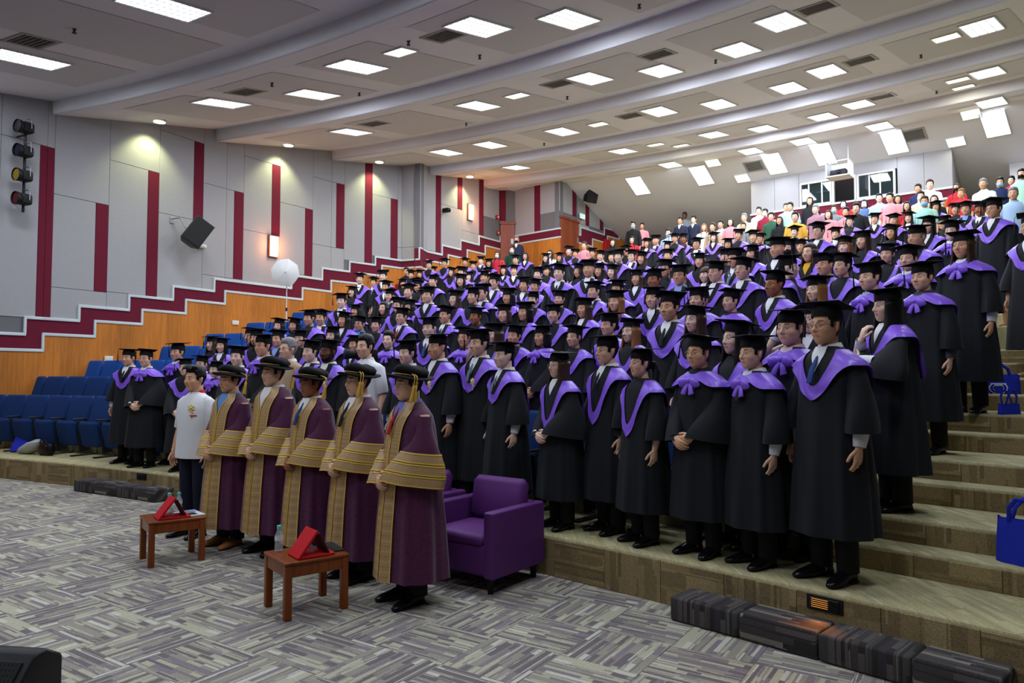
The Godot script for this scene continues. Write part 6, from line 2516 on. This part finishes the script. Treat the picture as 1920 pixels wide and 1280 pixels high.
const PEOPLE := [
	"0 28.47 0.45 1.55 g m s k V w tie:k sides ord | man graduate at far left end of the group, purple hood open over grey tie",
	"0 29.54 0.30 1.53 g m s k B w gl clasp | man graduate with glasses and neat purple bow, hands clasped, second from left end",
	"0 29.69 0.75 1.63 g m s k B w sides big | tall broad man graduate standing behind the red collared man, white shirt under gown",
	"0 31.05 0.30 1.40 g w u k V - clasp small | short woman graduate, face just above the red collared man's spiky hair",
	"0 30.61 0.75 1.45 g m s k V w gl tie:k clasp | man graduate with thin glasses and black tie right behind the red collared man",
	"0 32.21 0.30 1.37 g w s k B - clasp small | short graduate with dangling tassel between red collared man and leftmost gold robed man",
	"0 32.94 0.30 1.53 g m s k V w old clasp | older smiling man graduate with white shirt above the leftmost gold robed man",
	"0 33.84 0.30 1.66 g m s k B w gl clasp | young man graduate with round glasses and large purple bow at left",
	"0 34.65 0.30 1.61 a m s g - gl top:tan clasp | man without cap in tan suit and glasses, behind second gold robed man",
	"0 35.37 0.30 1.57 g m s k V w tie:k clasp | man graduate with broad smile and navy tie above second gold robed man",
	"0 36.19 0.15 1.56 g m s k V w beard dark brooch sides | bearded dark skinned man graduate with yellow corsage",
	"0 36.95 0.30 1.61 a m s k - top:white big sides brooch | big man without cap in white collared shirt among the graduates",
	"0 38.08 0.30 1.53 g w u k V w sides brooch | woman graduate with swept back hair, white shirt and yellow corsage",
	"0 38.83 0.30 1.58 g m n k V w sides brooch big | tall shaven man graduate with rolled white sleeve and corsage behind red tie man",
	"0 39.56 0.45 1.61 g m s k V w tie:s sides brooch big | slim smiling man graduate with silver tie and corsage on deep purple hood",
	"0 40.33 0.30 1.48 g m n k V w tie:s sides big | man graduate in full profile with bare temple and patterned tie",
	"0 41.40 0.30 1.39 g w l n D w gl clasp | woman graduate with long brown hair and glasses, hands clasped, right of purple armchair",
	"0 42.09 0.45 1.51 g m s k D w gl sides big tie:k | stout man graduate with glasses and white cuffs in the front row",
	"0 42.81 0.30 1.40 g w p k D - sides | woman graduate with black ponytail and white trainers in the front row",
	"0 43.67 0.30 1.47 g m s k B k gl clasp big | man graduate with wire glasses and navy shirt, loosely crossed hands, front row",
	"0 43.80 0.75 1.59 g w l k V - sides | woman graduate with pale face and red lips behind tanned man",
	"0 44.39 0.30 1.46 g m s k B w tie:k sides big | tanned man graduate with wristwatch and brown tie, front row",
	"0 44.53 0.75 1.65 g m s k B p sides big | man graduate with pink collar behind the two rightmost front row men",
	"0 45.26 0.30 1.63 g m s k V w gl sides big tie:u | tallest man graduate with round glasses at right end of front row",
	"1 29.12 1.62 1.47 g w l n V - clasp | woman graduate with wavy brown hair beside empty blue seats on the left",
	"1 29.80 1.47 1.43 g w b k V w clasp | woman graduate with short black bob and white blouse beside empty blue seats",
	"1 30.32 1.77 1.58 g m s k V - clasp | man graduate peering out at left behind the boy with round glasses",
	"1 31.11 1.47 1.53 g w b k V - clasp | smiling woman graduate squeezed between two caps at left of third row",
	"1 31.89 1.47 1.50 g m s k V u clasp | man graduate with pale blue collar looking sideways at left",
	"1 32.68 1.47 1.49 g m s k V - clasp | man graduate in shade of his cap right behind the tan suit man",
	"1 33.78 1.47 1.52 g w l k V - clasp | woman graduate with long black hair, seventh from left in second standing row",
	"1 34.53 1.47 1.39 g w b k V w clasp | woman graduate half hidden behind the white shirt man",
	"1 35.55 1.47 1.43 g w u k B - nocap clasp | woman graduate with slicked dark hair and no cap behind the video camera",
	"1 36.74 1.47 1.56 g m s k V w tie:u sides | man graduate with blue tie behind shaven man's left shoulder",
	"1 37.68 1.47 1.42 g w s k B - gl clasp | woman graduate with short hair and dark glasses, hood tied at throat",
	"1 38.87 1.17 1.42 g w l n V - shade clasp | woman graduate shading her brow, between slim man and profile man",
	"1 38.74 1.62 1.43 g w u k V - clasp | woman graduate with bun and earring right behind profile man's cap",
	"1 39.58 1.47 1.40 g w b k B - clasp | older woman graduate with pale face and auburn bob above purple armchair",
	"1 40.28 1.47 1.38 g w u n V - sides | woman graduate with round cheeks and brown hair tied back, above long-haired front woman",
	"1 40.69 1.77 1.51 g w u k V - clasp | woman graduate with hair pinned back above the stout man's cap",
	"1 41.42 1.47 1.41 g w l o V - sides | woman graduate with long ginger hair down her chest",
	"1 42.13 1.47 1.62 g m s k V w tie:k sides big | broad faced man graduate with black bow tie and centred purple hood",
	"1 42.70 1.32 1.48 g w l n V - sides | woman graduate in profile with red lips and long brown hair",
	"1 44.31 1.47 1.44 g w l o V w shade | graduate with ginger hair hiding face behind a raised hand",
	"1 45.36 1.32 1.50 g w l k V w folded look | woman graduate turned sideways with long black hair and arms folded on aisle steps",
	"2 30.04 2.49 1.47 g w l k V - clasp | woman graduate with face mostly covered beside the empty blue seats",
	"2 30.89 2.34 1.45 g w b k V - clasp | woman graduate looking down beside the umbrella pole",
	"2 31.71 2.19 1.54 g w s k V - clasp | woman graduate with yellow collar right of the umbrella pole",
	"2 31.34 2.64 1.58 g m s k V w tie:u clasp | man graduate with white collar and blue tie right of the umbrella",
	"2 32.91 2.19 1.48 g w l k V w clasp | woman graduate laughing with long dark hair and white blouse",
	"2 32.74 2.64 1.45 g m s k V c gl clasp | man graduate with glasses and bright turquoise collar",
	"2 33.52 2.49 1.41 g w u k V - clasp | woman graduate with hair pulled back and pale gold necklace",
	"2 34.37 2.49 1.51 g m s k V w gl tie:r clasp | man graduate with glasses and bright red tie",
	"2 35.72 2.49 1.49 g m n k V w tie:k sides | smooth faced man graduate with black tie and raised brows",
	"2 36.60 2.49 1.45 g m s k V k sides tan | tanned man graduate looking up, centre left",
	"2 37.38 2.49 1.46 g w b n V - sides | woman graduate with short brown bob and bare collarbone",
	"2 38.12 2.34 1.45 g w b k V - sides | woman graduate with black bob laughing, full purple capelet",
	"2 38.66 2.49 1.42 g w u k V - sides | woman graduate in near profile with hair tied back, centre",
	"2 39.39 2.49 1.46 g w l n V w sides | woman graduate with long highlighted hair and bright smile",
	"2 40.25 2.34 1.50 g w l o V - sides | woman graduate with beaming smile and fair hair, centre",
	"2 40.75 2.64 1.54 g m s k V w sides old strap | older man graduate with black strap hanging across his cheek",
	"2 41.99 2.19 1.44 g w u k V - sides | woman graduate with pinned-up black hair, seventeenth from left in third standing row",
	"2 41.69 2.64 1.48 g w u k V - sides | woman graduate with pinned-up black hair, eighteenth from left in third standing row",
	"2 42.37 2.49 1.43 g w s k B - sides | young graduate with short hair looking down, above pale woman",
	"2 43.12 2.49 1.56 g m n k V w gl sides big tan | bald tanned man graduate with thin glasses turning left",
	"2 43.86 2.34 1.46 g w l o V - sides | woman graduate with parted fair hair, mouth hidden by a cap corner",
	"2 44.55 2.49 1.55 g m s k B s sides big | man graduate with blue grey collar, frowning, near the right aisle",
	"2 45.23 2.49 1.51 g m s k B g sides big | young man graduate with grey collar and wide hood on right aisle steps",
	"3 30.38 3.75 1.66 g m s k V w clasp | stern man graduate at the left edge of the crowd by the wood wall",
	"3 31.14 3.60 1.45 g w b k V - clasp | woman graduate with bobbed black hair, second from left in fourth standing row",
	"3 32.16 3.60 1.47 g w l k V - nocap clasp | woman graduate without cap, long straight black hair",
	"3 33.06 3.30 1.46 g m s k V - gl clasp | man graduate with short black hair and glasses, fourth from left in fourth standing row",
	"3 32.86 3.75 1.47 g w l k V - sides | woman graduate with long black hair, fifth from left in fourth standing row",
	"3 33.44 3.60 1.37 g w l k V - gl red | woman graduate with glasses and long hair above a red collar",
	"3 34.08 3.30 1.59 g m s k V w sides | man graduate with short black hair and white collar, seventh from left in fourth standing row",
	"3 34.74 3.45 1.52 g w l n V - sides | woman graduate with long brown hair and square neckline",
	"3 35.50 3.30 1.52 g w s k V - sides | woman graduate with short black hair, ninth from left in fourth standing row",
	"3 35.24 3.75 1.62 g m s k V w tie:r gl sides big | man graduate with rimless glasses and dark red tie in the middle",
	"3 36.19 3.60 1.51 g w f k V - sides | woman graduate with fringed black hair, eleventh from left in fourth standing row",
	"3 36.89 3.60 1.44 g w u k V - sides | woman graduate with pinned-up black hair, twelfth from left in fourth standing row",
	"3 37.61 3.60 1.42 g w u k V - sides | woman graduate with pinned-up black hair, thirteenth from left in fourth standing row",
	"3 38.52 3.60 1.49 g m s k V w sides old | older heavy man graduate with furrowed brow, centre",
	"3 39.22 3.45 1.47 g w u k V - sides | woman graduate with pinned-up black hair, fifteenth from left in fourth standing row",
	"3 39.96 3.60 1.57 g m s k V - sides tan | man graduate with short black hair, sixteenth from left in fourth standing row",
	"3 40.63 3.45 1.57 g m s k V u gl sides big | man graduate with black glasses and sky blue collar",
	"3 41.28 3.60 1.59 g m n g V w gl old sides big | elderly bald man graduate with glasses and open white collar",
	"3 41.91 3.45 1.57 g m s k V w gl sides big | solemn man graduate with glasses showing a large bright hood",
	"3 42.70 3.45 1.54 g w u k V - sides turn | woman graduate with pinned-up black hair, twentieth from left in fourth standing row",
	"3 43.13 3.90 1.59 g m n k V w sides big | stern man graduate with tan face, upper right",
	"3 43.65 3.45 1.50 g w u k V - sides | woman graduate with pinned-up black hair, twenty-second from left in fourth standing row",
	"3 44.63 3.45 1.50 g w s k B w sides | young graduate with white collar and hood bow near the right aisle",
	"3 45.44 3.30 1.55 g w l n B w sides big | woman graduate with brown hair and white heels on right aisle steps",
	"4 31.14 4.52 1.48 g w s k V w sides | elderly woman graduate with white collar at upper left",
	"4 31.26 4.97 1.60 g m s k V - sides | man graduate with short black hair, second from left in fifth standing row",
	"4 32.21 4.67 1.44 g w u k V - sides | woman graduate with pinned-up black hair, third from left in fifth standing row",
	"4 34.73 4.52 1.57 g m s k V w sides | man graduate with short black hair and white collar, fourth from left in fifth standing row",
	"4 35.20 4.97 1.55 g w u k V w sides | woman graduate with pinned-up black hair and white collar, fifth from left in fifth standing row",
	"4 35.83 4.67 1.47 g w u k V - sides | woman graduate with pinned-up black hair, sixth from left in fifth standing row",
	"4 36.83 4.37 1.60 g m s k V w tie:k sides big | tall young man graduate with chin raised holding flowers before him",
	"4 37.65 4.37 1.61 g m n k V w sides big | shaven man graduate with white collar, centre of the crowd",
	"4 38.65 4.67 1.45 g w l n V w sides | woman graduate with straight brown hair and long white collar",
	"4 39.60 4.37 1.50 g w u k V - sides | long faced woman graduate gazing far left",
	"4 40.29 4.67 1.41 g w f n - w nocap sides | woman graduate with soft brown fringe and no cap",
	"4 41.03 4.52 1.56 g m s k V w gl tie:s sides | thin faced man graduate with glasses and green grey tie",
	"4 41.91 4.52 1.63 g m n k V w sides big | stocky man graduate smiling, face turned left, upper right",
	"4 42.60 4.37 1.51 g w l n V y nocap sides big | woman graduate with wavy brown hair and mustard top",
	"4 43.74 4.82 1.46 g w u k V - sides | smiling woman graduate with rosy cheeks near the right aisle",
	"4 44.34 4.52 1.57 g m s g V - sides | grey haired graduate with face half hidden by cap on right side",
	"4 45.87 4.82 1.59 g m s k V w sides big | man graduate cut off by right edge of the picture",
	"5 28.08 5.75 1.47 g w b k V - clasp | older woman graduate with dark bob at left edge by the wood wall",
	"5 29.81 5.45 1.48 g w s k V w sides | woman graduate with short black hair and white collar, second from left in sixth standing row",
	"5 30.30 6.05 1.57 g m s k V u sides | man graduate with light blue shirt at upper left",
	"5 30.85 5.60 1.46 g w b k V - sides | woman graduate with bobbed black hair, fourth from left in sixth standing row",
	"5 31.60 5.45 1.52 g m s k V - sides | man graduate with short black hair, fifth from left in sixth standing row",
	"5 32.58 5.45 1.48 g w b k V - sides | laughing woman graduate with dark bob at left centre",
	"5 33.10 5.75 1.55 g m s k V u sides | man graduate with short black hair, seventh from left in sixth standing row",
	"5 35.03 5.60 1.49 g w s k V - sides | woman graduate with short black hair, eighth from left in sixth standing row",
	"5 36.27 5.60 1.48 g w l k V - sides | woman graduate with long black hair, ninth from left in sixth standing row",
	"5 37.00 5.45 1.43 g w l k V - sides | woman graduate with long black hair, tenth from left in sixth standing row",
	"5 36.98 5.90 1.46 g w l n V w sides | woman graduate reading, head bowed, white blouse",
	"5 39.42 5.75 1.47 g w l r V - sides | woman graduate with long dark red hair",
	"5 40.05 5.75 1.48 g w u k V - sides | woman graduate with pinned-up black hair, thirteenth from left in sixth standing row",
	"5 40.75 5.60 1.47 g w f k V - sides | woman graduate with fringed black hair, fourteenth from left in sixth standing row",
	"5 41.53 5.60 1.48 g w l k V - maskk sides | graduate wearing a black face mask",
	"5 42.51 5.90 1.47 g w f o V w sides | woman graduate with blond dyed hair and fringe",
	"5 42.99 5.60 1.47 g w l n V - sides | woman graduate with long brown hair, seventeenth from left in sixth standing row",
	"5 44.44 5.75 1.48 g w u k B w sides | woman graduate with red lips and white collar above the right aisle",
	"6 27.31 6.66 1.57 g m s k V w sides | man graduate at upper left end of crowd against the wood wall",
	"6 28.28 6.66 1.59 g m s k V w sides | man graduate with short black hair and white collar, second from left in seventh standing row",
	"6 31.15 6.86 1.55 g m s k V - sides | man graduate with short black hair, third from left in seventh standing row",
	"6 36.61 6.66 1.53 g w u k V - sides | woman graduate with pinned-up black hair, fourth from left in seventh standing row",
	"6 37.26 6.66 1.45 g w l n V - sides | woman graduate with long brown hair, fifth from left in seventh standing row",
	"6 41.63 6.66 1.55 g m s k V w gl sides | man graduate with glasses holding a silver tube near upper right",
	"6 43.69 6.86 1.47 g w l k V w sides | woman graduate with long black hair and white collar, seventh from left in seventh standing row",
	"6 44.81 6.86 1.58 g m s k V w gl sides big | man graduate with glasses next to the moustached man at right edge",
	"7 25.11 9.30 1.56 g m s k V w tie:s sides | man graduate with silver tie and wide open hood at upper left",
	"7 26.55 9.15 1.45 g w u k V - sides | woman graduate with pinned-up black hair, second from left in eighth standing row",
	"7 29.48 9.00 1.48 g w l k V w sides | woman graduate with long black hair and white collar, third from left in eighth standing row",
	"7 30.07 9.15 1.55 g m s k V - sides | man graduate with short black hair, fourth from left in eighth standing row",
	"7 31.09 9.15 1.56 g m s k V w sides | man graduate with short black hair and white collar, fifth from left in eighth standing row",
	"7 32.44 9.00 1.46 g w u k V - sides | woman graduate with pinned-up black hair, sixth from left in eighth standing row",
	"7 35.47 8.85 1.58 g m s k V w gl sides | young man graduate with glasses and wide collar, upper centre",
	"7 36.42 9.15 1.57 g m s k V - sides | man graduate with short black hair, eighth from left in eighth standing row",
	"7 40.09 9.15 1.46 g w u k V - sides | woman graduate with pinned-up black hair, ninth from left in eighth standing row",
	"7 42.29 8.85 1.47 g w b k V - sides | woman graduate with bobbed black hair, tenth from left in eighth standing row",
	"8 26.08 10.04 1.49 g w u k V - sides | woman graduate with pinned-up black hair, first from left in ninth standing row",
	"8 26.59 9.89 1.46 g w b k V - sides | woman graduate with bobbed black hair, second from left in ninth standing row",
	"8 27.84 10.04 1.48 g w l n V - sides | woman graduate with head tilted and brown hair at upper left",
	"8 29.86 10.19 1.45 g w b k V w sides | woman graduate with black bob and long white blouse at centre left",
	"8 33.54 10.19 1.58 g m s k V w sides | man graduate with short black hair and white collar, fifth from left in ninth standing row",
	"8 34.11 9.89 1.48 g w u k V - sides | woman graduate with pinned-up black hair, sixth from left in ninth standing row",
	"8 36.79 10.04 1.59 g m s k V w gl sides | man graduate with rectangular glasses next to saluting man",
	"8 37.80 9.89 1.48 g w b k V - gl sides | woman graduate with bobbed black hair and glasses, eighth from left in ninth standing row",
	"8 38.51 9.89 1.57 g m s k V - sides | man graduate with short black hair, ninth from left in ninth standing row",
	"8 40.59 10.04 1.46 g w u k V w sides | slim woman graduate with open white collar, looking down",
	"8 42.95 10.34 1.47 g w u k V - sides | woman graduate with pinned-up black hair, eleventh from left in ninth standing row",
	"8 43.74 10.19 1.60 g m s k V w tie:k mous tan sides big | man graduate with moustache and dark tie near right edge",
	"9 24.58 11.55 1.53 a m s k - top:black sides | young man without cap near red box on upper left wall",
	"9 26.11 10.95 1.57 g m s k V - sides | man graduate with short black hair, second from left in tenth standing row",
	"9 25.91 11.40 1.47 g w u k V - sides | woman graduate with pinned-up black hair, third from left in tenth standing row",
	"9 26.79 10.95 1.58 g m s k V - sides | man graduate with short black hair, fourth from left in tenth standing row",
	"9 27.90 11.10 1.47 g w u k V - sides | woman graduate with pinned-up black hair, fifth from left in tenth standing row",
	"9 28.69 10.95 1.48 g w b k V - sides | woman graduate with bobbed black hair, sixth from left in tenth standing row",
	"9 29.57 11.25 1.56 g m s k V - sides | man graduate with short black hair, seventh from left in tenth standing row",
	"9 30.99 10.95 1.48 g w l k V - sides | woman graduate with long black hair, eighth from left in tenth standing row",
	"9 31.53 10.95 1.46 g w l k V - sides | woman graduate with long black hair, ninth from left in tenth standing row",
	"9 32.75 10.95 1.49 g w u k V - sides | woman graduate with pinned-up black hair, tenth from left in tenth standing row",
	"9 33.87 11.10 1.49 g w u k V - sides | woman graduate with pinned-up black hair, eleventh from left in tenth standing row",
	"9 35.29 11.10 1.49 g w l k V - sides | woman graduate with long black hair, twelfth from left in tenth standing row",
	"9 37.54 11.10 1.56 g m s k V - sides | man graduate with short black hair, thirteenth from left in tenth standing row",
	"9 38.10 11.25 1.45 g w s o V - gl sides | woman graduate with glasses and short dyed hair",
	"9 39.13 11.10 1.48 g w u k V - sides gold | graduate whose board tips forward, hiding mouth behind others",
	"9 41.63 11.10 1.46 g w l o V - sides | woman graduate with long fair hair, sixteenth from left in tenth standing row",
	"9 43.16 11.40 1.56 g m s k V u sides | smiling man graduate left of the moustached man",
	"10 26.42 12.62 1.54 g m s k V - sides | thin man graduate standing tall by the stepped maroon band",
	"10 27.13 12.62 1.55 g m s k V w tie:k sides | smiling man graduate with lavender shirt and dark tie at upper left",
	"10 29.35 12.17 1.48 g w l k V w nocap sides | young woman graduate without cap, arms wide, centre back left",
	"10 30.35 12.17 1.49 a w l k - top:white sides | woman guest with long black hair, fourth from left in eleventh standing row",
	"10 30.82 12.62 1.60 g m s k V - sides | man graduate with short black hair, fifth from left in eleventh standing row",
	"10 31.25 12.32 1.45 g w u k V - sides | woman graduate with huge smile below the wall speaker",
	"10 34.10 12.02 1.47 g w l n V w sides | woman graduate with long brown hair and white collar, seventh from left in eleventh standing row",
	"10 34.17 12.47 1.61 g m n k V w tie:k sides big | shaven man graduate standing tall, centred hood, upper middle",
	"10 35.04 12.02 1.52 g m s k V - sides | man graduate with short black hair, ninth from left in eleventh standing row",
	"10 35.11 12.47 1.57 g m s k V g tan shade | dark man graduate raising a hand to his brow",
	"10 36.27 12.17 1.46 g w l n V w sides | woman graduate with long hair and hood bow, upper middle",
	"10 40.18 12.32 1.48 g w u k V - gl sides | woman graduate with pinned-up black hair and glasses, twelfth from left in eleventh standing row",
	"10 40.81 12.32 1.46 g w u k V w sides | woman graduate with white collar beneath the right control room window",
	"10 41.55 12.62 1.45 g w l k V w sides | laughing woman graduate with hand near chin, long dark hair",
	"10 42.69 12.47 1.47 g w u k V - sides | woman graduate with pinned-up black hair, fifteenth from left in eleventh standing row",
	"10 43.97 12.17 1.56 a m s g - top:sky sides old | old man in pale blue shirt at right edge",
	"11 27.44 13.23 1.48 a w l n - mask top:red sides | masked young woman in a red dress near the side door",
	"11 31.16 13.08 1.48 a w s n - top:pink sides | woman in coral jacket beside the brown door",
	"11 38.39 13.08 1.58 a m s k - top:mustard sides | man in mustard jacket over white",
	"11 40.10 13.08 1.59 a m s k - top:black sides | man guest with short black hair, fourth from left in twelfth standing row",
	"11 41.82 13.08 1.53 a m s n - mask top:mint sides | person with brown bowl cut turning away in mint top",
	"11 42.00 13.53 1.47 g w l k V - sides | woman graduate with long black hair, sixth from left in twelfth standing row",
	"12 27.39 14.30 1.49 a w s k - mask top:green sides | masked person in green cardigan by the wood panelled pier",
	"12 31.45 14.60 1.46 a w l k - top:black sides | woman with centre parted hair by the fire hose box",
	"12 32.28 14.45 1.45 a w l k - hijab top:red sides | woman in a red headscarf at the upper left",
	"12 33.59 14.60 1.57 a m s k - mask top:sky sides | masked man in light blue polo shirt, upper middle",
	"12 35.36 14.15 1.50 a w s n - top:tan sides | woman guest with short brown hair, fifth from left in thirteenth standing row",
	"12 36.26 14.45 1.47 a w s n - top:grey sides | woman in patterned grey blouse, upper back row",
	"12 37.48 14.30 1.48 a w l k - top:black sides | woman with dark hair in scooped black top",
	"12 38.95 14.30 1.47 a w b n - top:pink sides | woman in pale pink top next to mauve polo man",
	"12 39.45 14.30 1.48 a w s k - top:pink sides | woman guest with short black hair, ninth from left in thirteenth standing row",
	"12 41.04 14.45 1.45 a w l k - top:red sides | woman guest with long black hair, tenth from left in thirteenth standing row",
	"12 41.76 14.30 1.48 a w l n - top:black sides | woman guest with long brown hair, eleventh from left in thirteenth standing row",
	"13 34.48 15.52 1.48 a w l o - top:white sides | fair haired woman in white blouse, upper back row",
	"13 34.96 15.82 1.57 a m s k - top:sky sides | man in light blue shirt looking down, upper back row",
	"13 35.53 15.22 1.48 a w b k - gl top:pink sides | woman in pink top below the dark back wall",
	"13 36.79 15.52 1.55 a m s k - top:forest sides | man in dark green polo shirt",
	"13 38.19 15.52 1.59 a m s g - top:mauve sides big | older man in mauve polo shirt",
	"13 38.78 15.37 1.49 a w s n - mask top:grey sides | woman guest with short brown hair, sixth from left in fourteenth standing row",
	"13 40.37 15.37 1.59 a m s k - top:pink sides | man guest with short black hair, seventh from left in fourteenth standing row",
	"13 41.15 15.52 1.55 a m s k - mask top:beige sides | man guest with short black hair, eighth from left in fourteenth standing row",
	"13 42.20 15.37 1.44 a m s o - top:red sides small | fair haired child in front of black masked woman",
	"13 42.73 15.37 1.59 a m s g - top:white sides | old grey haired man in white polo near dark doorway",
	"14 26.35 16.44 1.59 a m s g - maskk top:suit sides | fair man in dark suit and black mask by the wood panelled pier",
	"14 35.45 16.74 1.57 a m s g - top:yellow sides | grey haired man in pale yellow shirt left of control room",
	"14 36.27 16.44 1.56 a m s k - mask top:maroon sides | masked man in dark red shirt at left of control room",
	"14 37.15 16.29 1.61 a m s k - gl top:sky sides big | man in light blue shirt below left window",
	"14 39.33 16.59 1.48 a w b k - mask top:blue sides | masked woman with bob in blue top under right window",
	"14 39.80 16.44 1.54 a m s k - top:sky sides | man in light blue shirt with head turned, under right window",
	"14 40.29 16.59 1.47 a w b k - top:pink sides | woman in salmon top under right window",
	"14 41.22 16.29 1.66 a m s n - top:white sides big | young man in white sweatshirt standing highest beneath control room",
	"14 42.88 16.74 1.55 a m s k - mask top:navy sides | man in white mask and navy polo near dark doorway",
	"14 43.44 16.44 1.60 a m s k - maskk top:mint sides big | man in mint shirt at the top right corner",
	"15 30.98 17.35 1.57 a m s k - mask top:black sides | masked man in black beside the upper stepped wall",
	"15 32.81 17.50 1.56 a m s k - top:suit sides | left man of the two young men in navy suits",
	"15 33.27 17.65 1.58 a m s k - top:suit sides | right man of the two young men in navy suits",
	"15 35.70 17.50 1.56 a m s k - top:white sides | man in white T shirt at left of control room",
	"15 36.63 17.50 1.56 a m s n - top:white sides | man guest with short brown hair, fifth from left in sixteenth standing row",
	"15 37.46 17.35 1.62 a m l k - gl top:black sides big | tall man with dark curly hair below left window",
	"15 38.43 17.65 1.46 a w b k - mask top:red sides | masked woman in red blouse below the projector box",
	"15 40.65 17.50 1.56 a m s k - top:navy sides | young man with black quiff in navy print shirt",
	"15 41.64 17.65 1.47 a w l n - maskk top:red sides | woman in red with black mask beside the booth corner",
	"15 42.99 17.80 1.47 a w s k - top:red sides | person in orange red top near the top right corner",
	"16 30.76 18.75 1.48 a w s k - top:pink sides | woman carrying a sunflower bouquet at the top left",
	"17 32.16 19.70 1.57 a m s k - dark top:grey sides | dark skinned man behind the two men in navy suits",
]
